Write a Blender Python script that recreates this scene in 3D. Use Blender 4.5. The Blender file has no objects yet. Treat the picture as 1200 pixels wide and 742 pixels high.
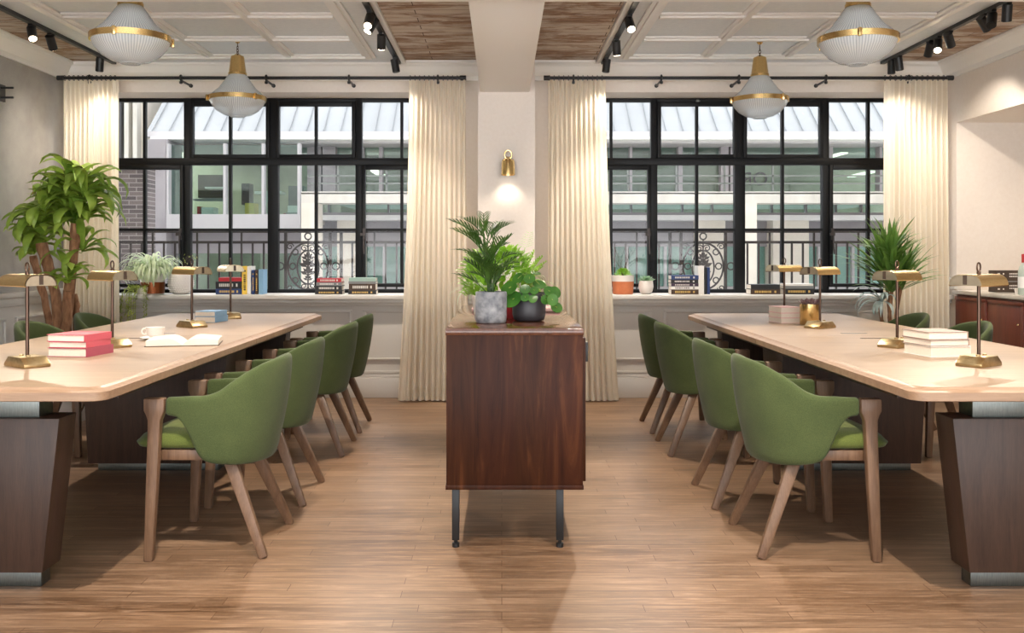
import bpy, bmesh, math, random
from mathutils import Vector, Matrix, Euler
random.seed(7)
C = bpy.context.scene.collection
PI = math.pi
R = math.radians
FPX, VX, VY, CH = 1115.0, 588.0, 295.0, 1.2      # focal length in pixels, vanishing point, eye height

# ------------------------------------------------------------------ camera, world, exposure
cd = bpy.data.cameras.new('camera'); cam = bpy.data.objects.new('camera', cd); C.objects.link(cam)
cam.location = (0, 0, CH); cam.rotation_euler = (R(90), 0, 0)
cd.sensor_width = 36; cd.lens = FPX / 1200 * 36
cd.shift_x = (600 - VX) / 1200; cd.shift_y = -(371 - VY) / 1200
cd.clip_start = 0.05; cd.clip_end = 200
bpy.context.scene.camera = cam
vs = bpy.context.scene.view_settings
vs.view_transform = 'Standard'; vs.look = 'None'; vs.gamma = 1; vs.use_curve_mapping = False
vs.exposure = 0.1
SKY, SKY_REAR = 4.4, 2.5
w = bpy.data.worlds.new('overcast_sky'); bpy.context.scene.world = w; w.use_nodes = True
wn = w.node_tree.nodes; wb = wn['Background']
wtc = wn.new('ShaderNodeTexCoord'); wsx = wn.new('ShaderNodeSeparateXYZ'); wcr = wn.new('ShaderNodeValToRGB')
w.node_tree.links.new(wtc.outputs['Generated'], wsx.inputs[0]); w.node_tree.links.new(wsx.outputs['Z'], wcr.inputs[0])
wcr.color_ramp.elements[0].position = 0.0; wcr.color_ramp.elements[0].color = (3.2, 3.2, 3.2, 1)  # unseen lower half, brightened to light the ceiling through the open rear
wcr.color_ramp.elements[1].position = 0.02; wcr.color_ramp.elements[1].color = (0.91, 0.95, 1.0, 1)
wry = wn.new('ShaderNodeMapRange'); wry.inputs['From Min'].default_value = 0.25; wry.inputs['From Max'].default_value = -0.6     # made-up sky level behind the camera, filling the room through its open rear
wry.inputs['To Min'].default_value = SKY; wry.inputs['To Max'].default_value = SKY_REAR
w.node_tree.links.new(wsx.outputs['Y'], wry.inputs['Value']); w.node_tree.links.new(wry.outputs[0], wb.inputs['Strength'])
w.node_tree.links.new(wcr.outputs[0], wb.inputs['Color'])
cy = bpy.context.scene.cycles
cy.use_denoising = True
cy.max_bounces = 8; cy.diffuse_bounces = 4; cy.glossy_bounces = 3; cy.transmission_bounces = 6; cy.transparent_max_bounces = 12
cy.sample_clamp_indirect = 6; cy.caustics_reflective = False; cy.caustics_refractive = False
WARM = (1.0, 0.88, 0.74)
SPOT_W = 115.0

def spot(name, loc, target, power, size=70, blend=0.8, col=WARM, rad=0.025, parent=None):
    l = bpy.data.lights.new(name, 'SPOT'); l.energy = power; l.spot_size = R(size); l.spot_blend = blend
    l.color = col; l.shadow_soft_size = rad
    o = bpy.data.objects.new(name, l); C.objects.link(o); o.location = loc
    o.rotation_euler = (Vector(target) - Vector(loc)).to_track_quat('-Z', 'Y').to_euler()
    if parent: o.parent = parent
    return o

# ------------------------------------------------------------------ helpers
def P(px, py, D): return Vector(((px - VX) * D / FPX, D, CH + (VY - py) * D / FPX))
def S(r, g, b):
    f = lambda c: (c / 255 / 12.92) if c / 255 <= 0.04045 else ((c / 255 + 0.055) / 1.055) ** 2.4
    return (f(r), f(g), f(b), 1)

class MB:
    def __init__(s): s.v = []; s.f = []
    def add(s, vs, fs):
        n = len(s.v); s.v += [tuple(v) for v in vs]; s.f += [tuple(i + n for i in f) for f in fs]; return s
    def box(s, x0, x1, y0, y1, z0, z1):
        return s.add([(x0,y0,z0),(x1,y0,z0),(x1,y1,z0),(x0,y1,z0),(x0,y0,z1),(x1,y0,z1),(x1,y1,z1),(x0,y1,z1)],
                     [(0,3,2,1),(4,5,6,7),(0,1,5,4),(1,2,6,5),(2,3,7,6),(3,0,4,7)])
    def loft(s, rings, cap=True, closed=True):
        n = len(rings[0]); vs = [p for r in rings for p in r]; fs = []
        for i in range(len(rings) - 1):
            for j in range(n if closed else n - 1):
                a = i * n + j; b = i * n + (j + 1) % n
                fs.append((a, b, b + n, a + n))
        if cap: fs += [tuple(range(n))[::-1], tuple(range((len(rings) - 1) * n, len(rings) * n))]
        return s.add(vs, fs)
    def lathe(s, prof, seg=32, c=(0,0,0), cap=True):
        return s.loft([[(c[0] + r * math.cos(2*PI*k/seg), c[1] + r * math.sin(2*PI*k/seg), c[2] + z) for k in range(seg)] for r, z in prof], cap)
    def cyl(s, c, r, z0, z1, seg=24): return s.lathe([(r, z0), (r, z1)], seg, (c[0], c[1], 0))
    def tube(s, pts, rad, seg=8, cap=True):
        pts = [Vector(p) for p in pts]; rings = []
        up = Vector((0.13, 0.31, 0.94)).normalized()
        prev = None
        for i, p in enumerate(pts):
            t = (pts[min(i+1, len(pts)-1)] - pts[max(i-1, 0)]).normalized()
            a = (prev - t * prev.dot(t)) if prev is not None else (up - t * up.dot(t))
            if a.length < 1e-4: a = Vector((1, 0, 0)) - t * t.x
            a.normalize(); prev = a; b = t.cross(a)
            r = rad[i] if isinstance(rad, (list, tuple)) else rad
            rings.append([p + a * (r * math.cos(2*PI*k/seg)) + b * (r * math.sin(2*PI*k/seg)) for k in range(seg)])
        return s.loft(rings, cap)
    def ring(s, c, rx, ry, r, ax='y', seg=32, sg=6):
        pts = []
        for k in range(seg + 1):
            a = 2*PI*k/seg; u, v = rx*math.cos(a), ry*math.sin(a)
            pts.append({'y': (c[0]+u, c[1], c[2]+v), 'x': (c[0], c[1]+u, c[2]+v), 'z': (c[0]+u, c[1]+v, c[2])}[ax])
        return s.tube(pts, r, sg)
    def bar(s, p0, p1, w0, d0, w1, d1, ref=(1,0,0)):
        p0, p1 = Vector(p0), Vector(p1); t = (p1-p0).normalized(); a = Vector(ref); a = (a - t*a.dot(t)).normalized(); b = t.cross(a)
        R_ = lambda p, w_, d_: [p + a*(sx*w_/2) + b*(sy*d_/2) for sx, sy in ((-1,-1),(1,-1),(1,1),(-1,1))]
        return s.loft([R_(p0, w0, d0), R_(p1, w1, d1)])
    def poly(s, pts2, z0, z1):                                   # extruded plan outline
        return s.loft([[(x, y, z0) for x, y in pts2], [(x, y, z1) for x, y in pts2]])
    def polyY(s, pts2, y0, y1):                                  # extruded elevation outline (x, z)
        return s.loft([[(x, y0, z) for x, z in pts2], [(x, y1, z) for x, z in pts2]])
    def polyX(s, pts2, x0, x1):
        return s.loft([[(x0, y, z) for y, z in pts2], [(x1, y, z) for y, z in pts2]])
    def leaf(s, base, az, elev, L, W, droop=0.6, seg=6, fold=0.25, tip=0.0, twist=0):
        p = Vector(base); e = elev; d = L / seg; rows = []
        side = Vector((-math.sin(az + twist), math.cos(az + twist), 0))
        for i in range(seg + 1):
            u = i / seg
            dirv = Vector((math.cos(az)*math.cos(e), math.sin(az)*math.cos(e), math.sin(e)))
            wd = W * (math.sin(PI * min(1, (u*0.92+0.08))) ** 0.7 if tip == 0 else (1-u)**tip) + 0.0005
            n = side.cross(dirv).normalized()
            rows.append([p - side*wd/2 - n*wd*fold*-1, p.copy(), p + side*wd/2 + n*wd*fold])
            p = p + dirv * d; e -= droop * (2*u + 0.3) / seg * 1.4
        return s.loft(rows, cap=False, closed=False)
    def disc(s, c, n, r, seg=12, squash=1.0):
        n = Vector(n).normalized(); a = n.orthogonal().normalized(); b = n.cross(a); c = Vector(c)
        vs = [c - n*r*0.12] + [c + a*r*math.cos(2*PI*k/seg) + b*r*squash*math.sin(2*PI*k/seg) for k in range(seg)]
        return s.add(vs, [(0, 1+k, 1+(k+1) % seg) for k in range(seg)])
    def build(s, name, mat, parent=None, smooth=False, bevel=0, seg=2, angle=35, solid=0, sub=0):
        me = bpy.data.meshes.new(name); me.from_pydata(s.v, [], s.f); me.update()
        bm = bmesh.new(); bm.from_mesh(me); bmesh.ops.recalc_face_normals(bm, faces=bm.faces); bm.to_mesh(me); bm.free()
        if mat: me.materials.append(mat)
        if smooth or bevel:
            for p in me.polygons: p.use_smooth = True
        o = bpy.data.objects.new(name, me); C.objects.link(o)
        if solid:
            m = o.modifiers.new('s', 'SOLIDIFY'); m.thickness = solid; m.offset = -1
        if bevel:
            m = o.modifiers.new('b', 'BEVEL'); m.width = bevel; m.segments = seg; m.limit_method = 'ANGLE'; m.angle_limit = R(30)
        if sub:
            m = o.modifiers.new('u', 'SUBSURF'); m.levels = sub; m.render_levels = sub
        if solid or bevel or sub:
            dg = bpy.context.evaluated_depsgraph_get()
            nm = bpy.data.meshes.new_from_object(o.evaluated_get(dg)); o.modifiers.clear(); o.data = nm; nm.name = name; bpy.data.meshes.remove(me); me = nm
        if (smooth or bevel) and not sub:
            me.set_sharp_from_angle(angle=R(angle))
        if parent: o.parent = parent
        return o

def tag(o, label=None, cat=None, group=None, kind=None):
    if label: o['label'] = label
    if cat: o['category'] = cat
    if group: o['group'] = group
    if kind: o['kind'] = kind
    return o
def thing(name, label, cat, loc=(0,0,0), rz=0, group=None):
    o = bpy.data.objects.new(name, None); C.objects.link(o); o.empty_display_size = 0.05
    o.location = loc; o.rotation_euler = (0, 0, rz)
    return tag(o, label, cat, group)
def struct(mb, name, mat, parent=None, **k):
    o = mb.build(name, mat, parent, **k)
    o['kind'] = 'structure'
    return o
def copy_tree(o, parent=None):
    c = o.copy(); C.objects.link(c)
    if parent: c.parent = parent
    for ch in list(o.children): copy_tree(ch, c)
    return c

# ------------------------------------------------------------------ materials
def base_mat(name, col=(0.5,0.5,0.5,1), rough=0.5, metal=0.0, spec=0.5, **k):
    m = bpy.data.materials.new(name); m.use_nodes = True
    b = m.node_tree.nodes['Principled BSDF']
    b.inputs['Base Color'].default_value = col; b.inputs['Roughness'].default_value = rough
    b.inputs['Metallic'].default_value = metal; b.inputs['Specular IOR Level'].default_value = spec
    for kk, v in k.items(): b.inputs[kk.replace('_', ' ')].default_value = v
    return m
def N(m, t): return m.node_tree.nodes.new(t)
def Lk(m, a, b): m.node_tree.links.new(a, b)
def coords(m, scale=(1,1,1), rot=(0,0,0), kind='Object'):
    tc = N(m, 'ShaderNodeTexCoord'); mp = N(m, 'ShaderNodeMapping')
    Lk(m, tc.outputs[kind], mp.inputs[0]); mp.inputs['Scale'].default_value = scale; mp.inputs['Rotation'].default_value = rot
    return mp.outputs[0]
def noise(m, vec, scale, detail=4, rough=0.55, dist=0):
    n = N(m, 'ShaderNodeTexNoise'); Lk(m, vec, n.inputs['Vector']); n.inputs['Scale'].default_value = scale
    n.inputs['Detail'].default_value = detail; n.inputs['Roughness'].default_value = rough; n.inputs['Distortion'].default_value = dist
    return n.outputs['Fac']
def ramp(m, fac, stops):
    r = N(m, 'ShaderNodeValToRGB'); Lk(m, fac, r.inputs[0])
    while len(r.color_ramp.elements) < len(stops): r.color_ramp.elements.new(0.5)
    for e, (p, c) in zip(r.color_ramp.elements, stops): e.position = p; e.color = c
    return r.outputs[0]
def bump(m, fac, strength=0.2, dist=0.01):
    b = N(m, 'ShaderNodeBump'); Lk(m, fac, b.inputs['Height']); b.inputs['Strength'].default_value = strength; b.inputs['Distance'].default_value = dist
    Lk(m, b.outputs[0], m.node_tree.nodes['Principled BSDF'].inputs['Normal']); return b
def setcol(m, out): Lk(m, out, m.node_tree.nodes['Principled BSDF'].inputs['Base Color'])
def mixc(m, fac, a, b, mode='MIX'):
    x = N(m, 'ShaderNodeMix'); x.data_type = 'RGBA'; x.blend_type = mode
    if isinstance(fac, (int, float)): x.inputs[0].default_value = fac
    else: Lk(m, fac, x.inputs[0])
    for i, c in ((6, a), (7, b)):
        if isinstance(c, tuple): x.inputs[i].default_value = c
        else: Lk(m, c, x.inputs[i])
    return x.outputs[2]
def mottled(name, c1, c2, rough=0.5, scale=8, stretch=(1,1,1), bstr=0.0, metal=0.0, detail=4, **k):
    m = base_mat(name, c1, rough, metal, **k); f = noise(m, coords(m, stretch), scale, detail)
    setcol(m, ramp(m, f, [(0.3, c1), (0.7, c2)]))
    if bstr: bump(m, f, bstr)
    return m
def wood(name, c1, c2, axis='x', rough=0.45, scale=6, k=14, **kw):
    st = {'x': (1, k, k), 'y': (k, 1, k), 'z': (k, k, 1)}[axis]
    m = base_mat(name, c1, rough, **kw); v = coords(m, st)
    f = noise(m, v, scale*0.35, 5, 0.65, 0.6)
    f2 = noise(m, coords(m, tuple(s*3 for s in st)), scale, 2)
    col = ramp(m, f, [(0.28, c1), (0.72, c2)])
    setcol(m, mixc(m, 0.25, col, ramp(m, f2, [(0.35, c1), (0.65, c2)])))
    bump(m, f2, 0.12, 0.003)
    return m
def fabric(name, c1, c2, scale=350, bs=0.25, sheen=0.3):
    m = base_mat(name, c1, 0.9, spec=0.2); v = coords(m)
    f = noise(m, v, scale, 2, 0.6); g = noise(m, v, 9, 3)
    setcol(m, mixc(m, 0.3, ramp(m, f, [(0.3, c1), (0.7, c2)]), ramp(m, g, [(0.3, c1), (0.7, c2)])))
    m.node_tree.nodes['Principled BSDF'].inputs['Sheen Weight'].default_value = sheen
    bump(m, f, bs, 0.002)
    return m
def emit(name, col, st):
    m = base_mat(name, (0,0,0,1)); b = m.node_tree.nodes['Principled BSDF']
    b.inputs['Emission Color'].default_value = col; b.inputs['Emission Strength'].default_value = st
    return m
def pane_mat(name, tint=(1,1,1,1), refl=0.018):
    m = bpy.data.materials.new(name); m.use_nodes = True; nt = m.node_tree; nt.nodes.clear()
    o = nt.nodes.new('ShaderNodeOutputMaterial'); x = nt.nodes.new('ShaderNodeMixShader'); t = nt.nodes.new('ShaderNodeBsdfTransparent'); g = nt.nodes.new('ShaderNodeBsdfGlossy')
    t.inputs[0].default_value = tint; g.inputs['Roughness'].default_value = 0.03; x.inputs[0].default_value = refl
    nt.links.new(t.outputs[0], x.inputs[1]); nt.links.new(g.outputs[0], x.inputs[2]); nt.links.new(x.outputs[0], o.inputs[0]); return m

M = {}
# floor: narrow oak strips running left-right
def floor_mat():
    m = base_mat('oak_strip_floor', rough=0.4, spec=0.5); v = coords(m)
    br = N(m, 'ShaderNodeTexBrick'); Lk(m, v, br.inputs['Vector'])
    br.inputs['Scale'].default_value = 1; br.inputs['Brick Width'].default_value = 0.95; br.inputs['Row Height'].default_value = 0.066
    br.inputs['Mortar Size'].default_value = 0.0012; br.inputs['Mortar Smooth'].default_value = 0.3; br.offset = 0.37; br.offset_frequency = 2; br.squash = 0.8; br.squash_frequency = 3
    br.inputs['Color1'].default_value = (0,0,0,1); br.inputs['Color2'].default_value = (1,1,1,1); br.inputs['Mortar'].default_value = (0.5,0.5,0.5,1)
    plank = ramp(m, br.outputs['Color'], [(0.0, S(106,80,60)), (0.5, S(136,106,82)), (1.0, S(164,132,106))])
    g = noise(m, coords(m, (2.0, 26, 1)), 1.8, 8, 0.72, 1.0)
    grain = ramp(m, g, [(0.38, S(74,50,34)), (0.5, S(128,96,70)), (0.64, S(190,158,132))])
    big = noise(m, coords(m, (0.8, 1.6, 1)), 0.9, 3)
    c = mixc(m, 0.55, plank, grain)
    c = mixc(m, ramp(m, big, [(0.35, (0,0,0,1)), (0.75, (0.35,0.35,0.35,1))]), c, S(196,168,144))
    c = mixc(m, br.outputs['Fac'], c, S(84,54,34))
    c = mixc(m, 1.0, c, (0.90, 0.88, 0.84, 1), 'MULTIPLY')
    setcol(m, c)
    rr = ramp(m, g, [(0.3, (0.30,)*3+(1,)), (0.8, (0.48,)*3+(1,))]); Lk(m, rr, m.node_tree.nodes['Principled BSDF'].inputs['Roughness'])
    bump(m, g, 0.10, 0.002)
    return m
M['floor'] = floor_mat()
M['ceil'] = mottled('white_ceiling_paint', S(218,223,226), S(226,230,232), 0.55, 30)
M['ceil_trim'] = base_mat('satin_white_paint', S(236,234,230), 0.3)
def old_wood():
    m = base_mat('weathered_plank_ceiling', rough=0.8); v = coords(m)
    br = N(m, 'ShaderNodeTexBrick'); Lk(m, v, br.inputs['Vector'])
    br.inputs['Scale'].default_value = 1; br.inputs['Brick Width'].default_value = 1.3; br.inputs['Row Height'].default_value = 0.105
    br.inputs['Mortar Size'].default_value = 0.003; br.offset = 0.43
    br.inputs['Color1'].default_value = (0,0,0,1); br.inputs['Color2'].default_value = (1,1,1,1); br.inputs['Mortar'].default_value = (0.2,0.2,0.2,1)
    g = noise(m, coords(m, (2.2, 9, 1)), 2.6, 9, 0.75, 0.8)
    c = ramp(m, g, [(0.30, S(92,66,50)), (0.5, S(140,108,84)), (0.72, S(184,158,134))])
    c = mixc(m, mixc(m, 0.5, br.outputs['Color'], (0.3,0.3,0.3,1)), c, S(150,122,98))
    pn = noise(m, coords(m, (1.3, 4.2, 1)), 1.7, 8, 0.72, 0.5)
    c = mixc(m, ramp(m, pn, [(0.43, (0,0,0,1)), (0.56, (0.8,)*3+(1,))]), c, S(206,196,184))
    c = mixc(m, br.outputs['Fac'], c, S(70,46,32))
    setcol(m, c); bump(m, g, 0.4, 0.006); return m
M['old_wood'] = old_wood()
M['wall'] = mottled('warm_white_wall_paint', S(226,216,206), S(230,221,212), 0.6, 40)
M['wainscot'] = base_mat('pale_grey_panel_paint', S(216,212,206), 0.42)
M['wallpaper'] = fabric('grey_textile_wallpaper', S(150,146,142), S(184,180,174), 160, 0.3, 0.0)
M['black'] = base_mat('black_metal_paint', S(26,27,29), 0.4)
M['win'] = base_mat('black_window_steel', S(10,12,15), 0.5, spec=0.25)
M['iron'] = base_mat('dark_wrought_iron', S(52,46,46), 0.55)
M['pane'] = pane_mat('clear_window_glass')
M['glass_teal'] = pane_mat('teal_office_glass', S(214,232,227), 0.07)
M['brass'] = mottled('brushed_brass', S(214,180,118), S(232,204,146), 0.25, 60, (1,1,12), metal=1.0)
M['brass_lit'] = mottled('brass_pale_reflection', S(206,196,172), S(224,214,192), 0.32, 30, metal=1.0)  # shade brass made paler for the cool reflection on the lamp end caps
M['brass_dark'] = mottled('aged_brass', S(178,154,112), S(206,184,142), 0.3, 40, metal=1.0)
M['bronze'] = base_mat('dark_bronze_rod', S(88,70,60), 0.3, 1.0)
M['steel'] = mottled('brushed_steel', S(112,118,116), S(132,136,132), 0.4, 40, (12,1,1), metal=1.0)
M['green'] = fabric('green_wool_upholstery', S(58,70,40), S(84,95,57), sheen=0.12)
M['seat_lit'] = fabric('green_wool_seat_lit', S(76,88,40), S(106,116,58), sheen=0.12)  # same green wool, lightened and yellowed for light falling on the seat
M['piping'] = fabric('green_piping', S(84,100,50), S(108,124,66))
M['chairwood'] = wood('walnut_chair_wood', S(90,66,50), S(134,104,80), 'z', 0.4)
M['tabletop'] = wood('limed_oak_tabletop', S(150,126,104), S(174,150,126), 'x', 0.38, 5, 20)
M['tableedge'] = wood('oak_table_edge', S(134,106,84), S(168,138,112), 'x', 0.42)
M['pedestal'] = wood('dark_stained_oak', S(54,38,30), S(80,58,46), 'z', 0.45, 8)
def veneer():
    m = base_mat('dark_walnut_veneer', rough=0.42, spec=0.15); v = coords(m, (9, 9, 0.9))
    f = noise(m, v, 1.5, 6, 0.65, 1.6)
    br = N(m, 'ShaderNodeTexWave'); Lk(m, coords(m), br.inputs['Vector']); br.inputs['Scale'].default_value = 1.15; br.wave_profile = 'SAW'; br.bands_direction = 'X'
    c = ramp(m, f, [(0.3, S(34,17,9)), (0.55, S(62,33,18)), (0.75, S(96,57,32))])
    c = mixc(m, ramp(m, br.outputs['Fac'], [(0.45, (0,0,0,1)), (0.5, (0.3,0.3,0.3,1))]), c, S(56,26,18)); setcol(m, c)
    return m
M['veneer'] = veneer()
M['veneer_top'] = wood('polished_walnut_top', S(70,40,26), S(104,64,42), 'y', 0.06, 4)
M['cabinet'] = wood('reddish_mahogany_door', S(84,34,22), S(120,58,38), 'z', 0.3)
M['marble'] = mottled('pale_marble', S(226,220,210), S(200,192,182), 0.2, 5, detail=8)
def curtain_mat():
    m = fabric('cream_linen_curtain', S(228,219,202), S(240,232,216), 240, 0.2, 0.1)
    nt = m.node_tree; b = nt.nodes['Principled BSDF']; tr = nt.nodes.new('ShaderNodeBsdfTranslucent'); tr.inputs[0].default_value = S(235,215,180)
    x = nt.nodes.new('ShaderNodeMixShader'); x.inputs[0].default_value = 0.28
    o = [n for n in nt.nodes if n.type == 'OUTPUT_MATERIAL'][0]
    nt.links.new(b.outputs[0], x.inputs[1]); nt.links.new(tr.outputs[0], x.inputs[2]); nt.links.new(x.outputs[0], o.inputs[0]); return m
M['curtain'] = curtain_mat()
def prism_glass():
    m = bpy.data.materials.new('ribbed_prismatic_glass'); m.use_nodes = True; nt = m.node_tree; b = nt.nodes['Principled BSDF']
    b.inputs['Base Color'].default_value = S(224,230,232); b.inputs['Roughness'].default_value = 0.1
    wv = N(m, 'ShaderNodeTexWave'); tc = N(m, 'ShaderNodeTexCoord'); sx = N(m, 'ShaderNodeSeparateXYZ'); at = N(m, 'ShaderNodeMath'); at.operation = 'ARCTAN2'
    Lk(m, tc.outputs['Object'], sx.inputs[0]); Lk(m, sx.outputs[0], at.inputs[0]); Lk(m, sx.outputs[1], at.inputs[1])
    cb = N(m, 'ShaderNodeCombineXYZ'); Lk(m, at.outputs[0], cb.inputs[0]); Lk(m, cb.outputs[0], wv.inputs['Vector']); wv.inputs['Scale'].default_value = 4.0
    bp = N(m, 'ShaderNodeBump'); Lk(m, wv.outputs['Fac'], bp.inputs['Height']); bp.inputs['Strength'].default_value = 0.5; bp.inputs['Distance'].default_value = 0.004
    Lk(m, bp.outputs[0], b.inputs['Normal'])
    setcol(m, ramp(m, wv.outputs['Fac'], [(0.2, S(206,214,216)), (0.8, S(246,248,250))]))
    tp = nt.nodes.new('ShaderNodeBsdfTransparent'); tp.inputs[0].default_value = S(225,230,232)
    x = nt.nodes.new('ShaderNodeMixShader'); x.inputs[0].default_value = 0.42
    o = [n for n in nt.nodes if n.type == 'OUTPUT_MATERIAL'][0]
    nt.links.new(b.outputs[0], x.inputs[1]); nt.links.new(tp.outputs[0], x.inputs[2]); nt.links.new(x.outputs[0], o.inputs[0]); return m
M['prism'] = prism_glass()
M['lit'] = emit('lit_lamp_face', (1.0, 0.82, 0.58, 1), 14)
M['bulb'] = emit('warm_bulb', (1.0, 0.85, 0.66, 1), 3)
def leafm(name, c1, c2, scale=14, tr=0.25, rough=0.4):
    m = mottled(name, c1, c2, rough, scale); nt = m.node_tree; b = nt.nodes['Principled BSDF']; t = nt.nodes.new('ShaderNodeBsdfTranslucent'); t.inputs[0].default_value = c2
    x = nt.nodes.new('ShaderNodeMixShader'); x.inputs[0].default_value = tr; o = [n for n in nt.nodes if n.type == 'OUTPUT_MATERIAL'][0]
    nt.links.new(b.outputs[0], x.inputs[1]); nt.links.new(t.outputs[0], x.inputs[2]); nt.links.new(x.outputs[0], o.inputs[0]); return m
M['leaf'] = leafm('broad_green_leaf', S(88,128,40), S(178,204,88), 5)
M['leaf_dark'] = leafm('deep_green_leaf', S(28,56,22), S(84,120,48), 10)
M['leaf_spike'] = leafm('blade_green_leaf', S(52,92,40), S(120,158,72), 9)
M['leaf_lime'] = leafm('lime_green_leaf', S(112,168,36), S(176,220,80), 14)
M['leaf_pale'] = leafm('pale_striped_leaf', S(196,216,160), S(240,247,226), 20, 0.4)
M['leaf_blue'] = leafm('silvery_leaf', S(150,172,170), S(206,220,216), 12)
M['leaf_pilea'] = leafm('pilea_leaf', S(44,92,34), S(84,132,52), 9, 0.15, 0.25)
M['leaf_fern'] = leafm('trailing_fern_green', S(124,150,60), S(184,192,100), 9)
M['succulent'] = leafm('purple_grey_succulent', S(104,76,78), S(164,134,132), 20, 0.1)
M['mint'] = leafm('mint_green_leaf', S(126,164,126), S(176,204,168), 20, 0.15)
M['bark'] = mottled('brown_bark', S(112,74,48), S(178,132,96), 0.85, 12, (3,3,1), 0.8, detail=8)
M['twig'] = base_mat('dry_twig', S(78,62,48), 0.8)
M['soil'] = mottled('dark_soil', S(40,30,24), S(64,48,38), 0.95, 60, bstr=0.6)
M['concrete'] = mottled('mottled_grey_concrete', S(92,96,104), S(168,168,170), 0.85, 26, bstr=0.4, detail=8)
M['darkpot'] = mottled('charcoal_ceramic', S(42,40,44), S(58,56,60), 0.45, 6)
M['white_cer'] = base_mat('white_ceramic', S(234,228,222), 0.3)
M['terracotta'] = mottled('terracotta', S(190,106,66), S(206,124,82), 0.7, 12)
M['copper'] = base_mat('copper_band', S(142,78,42), 0.35, 0.7)
M['paper'] = mottled('book_pages', S(232,220,204), S(244,234,220), 0.8, 80, (1,1,12))
def plain(k, r, g, b, rough=0.5): M[k] = base_mat(k.replace('_', ' ') + ' paint', S(r, g, b), rough)
for a in [('pink',196,84,98),('rose',164,72,90),('blue_cloth',120,158,190),('black_cover',26,26,28),('red_cover',176,34,44),('navy',34,58,110),('yellow',232,196,76),
          ('white_cover',238,236,232),('sky',126,166,196),('teal_cover',40,98,112),('plum',58,40,62),('sage',150,176,166),('brown_cover',64,44,30),('grey_cover',120,122,124),
          ('blush',232,190,184),('taupe',158,134,122),('gold_print',206,172,96),('pale_print',214,210,204),('box_brown',62,48,38),('bottle',176,186,176),('red_cap',170,40,44)]: plain(*a)
# outside
M['o_cream'] = mottled('cream_stone_facade', S(226,218,206), S(238,231,220), 0.8, 3)
M['o_conc'] = mottled('stained_cream_concrete', S(206,202,194), S(228,224,216), 0.85, 4, (1,1,0.3), detail=6)
M['o_grey'] = mottled('mauve_grey_cladding', S(150,146,152), S(164,160,165), 0.6, 2)
M['o_lgrey'] = base_mat('light_grey_cladding', S(188,186,190), 0.6)
M['o_roof'] = mottled('zinc_roof', S(142,145,148), S(154,157,160), 0.5, 0.6)
M['o_seam'] = base_mat('zinc_seam', S(138,142,146), 0.5)
M['o_white'] = base_mat('white_gutter', S(245,245,245), 0.4)
M['o_dark'] = base_mat('dark_window_frame', S(70,72,76), 0.5)
M['o_in'] = mottled('office_interior', S(160,156,136), S(210,204,180), 0.8, 1.2)
M['o_street'] = mottled('street_paving', S(120,120,120), S(140,140,140), 0.9, 2)
def brick_mat():
    m = base_mat('grey_brick', rough=0.9)
    br = N(m, 'ShaderNodeTexBrick'); Lk(m, coords(m, rot=(R(90),0,0)), br.inputs['Vector']); br.inputs['Scale'].default_value = 1
    br.inputs['Brick Width'].default_value = 0.21; br.inputs['Row Height'].default_value = 0.062; br.inputs['Mortar Size'].default_value = 0.007
    br.inputs['Color1'].default_value = S(80,74,76); br.inputs['Color2'].default_value = S(108,98,98); br.inputs['Mortar'].default_value = S(140,134,132)
    setcol(m, br.outputs['Color']); return m
M['o_brick'] = brick_mat()

# ------------------------------------------------------------------ room shell
XL, XR, YB, ZC, YN = -3.60, 3.66, 7.85, 2.76, -1.5
struct(MB().box(XL-0.3, XR+1.0, YN, YB+0.4, -0.12, 0), 'floor', M['floor'])
struct(MB().box(XL-0.3, XR+1.0, YN, YB+0.4, ZC, ZC+0.15), 'ceiling', M['ceil'])
struct(MB().box(XL-0.2, XL, YN, YB+0.4, 0, ZC), 'wall_left', M['wallpaper'])
# right wall with a deep alcove
NY0, NY1, NZ, NX = 4.4, 7.66, 2.24, 4.35
struct(MB().box(XR, XR+0.2, YN, NY0, 0, ZC).box(XR, XR+0.2, NY0, NY1, NZ, ZC).box(XR, NX+0.15, NY1, YB+0.4, 0, ZC)
       .box(NX, NX+0.15, NY0-0.2, NY1, 0, ZC).box(XR+0.2, NX, NY0-0.2, NY1, NZ, ZC).box(XR+0.2, NX, NY0-0.2, NY0, 0, NZ), 'wall_right', M['wall'])
# back wall with two window openings
WIN = [(-1.96, -3.43, -0.49), (2.04, 0.57, 3.51)]
ZS, ZT, YW = 0.84, 2.515, 8.15
wbk = MB()
wbk.box(XL, WIN[0][1], YB, YB+0.4, 0, ZC).box(WIN[0][2], WIN[1][1], YB, YB+0.4, 0, ZC).box(WIN[1][2], XR, YB, YB+0.4, 0, ZC)
for c_, a_, b_ in WIN: wbk.box(a_, b_, YB, YB+0.4, 0, ZS).box(a_, b_, YB, YB+0.4, ZT, ZC)
struct(wbk, 'wall_back', M['wall'])
struct(MB().box(-0.19, 0.265, 7.6, YB, 0, ZC), 'wall_pilaster', M['wall'])
# beams
struct(MB().box(-0.17, 0.22, 4.75, 7.6, 2.475, ZC), 'ceiling_beam', M['ceil_trim'], bevel=0.004)
struct(MB().box(XL, XR, 4.35, 4.75, 2.448, ZC), 'ceiling_beam', M['ceil_trim'])
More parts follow.
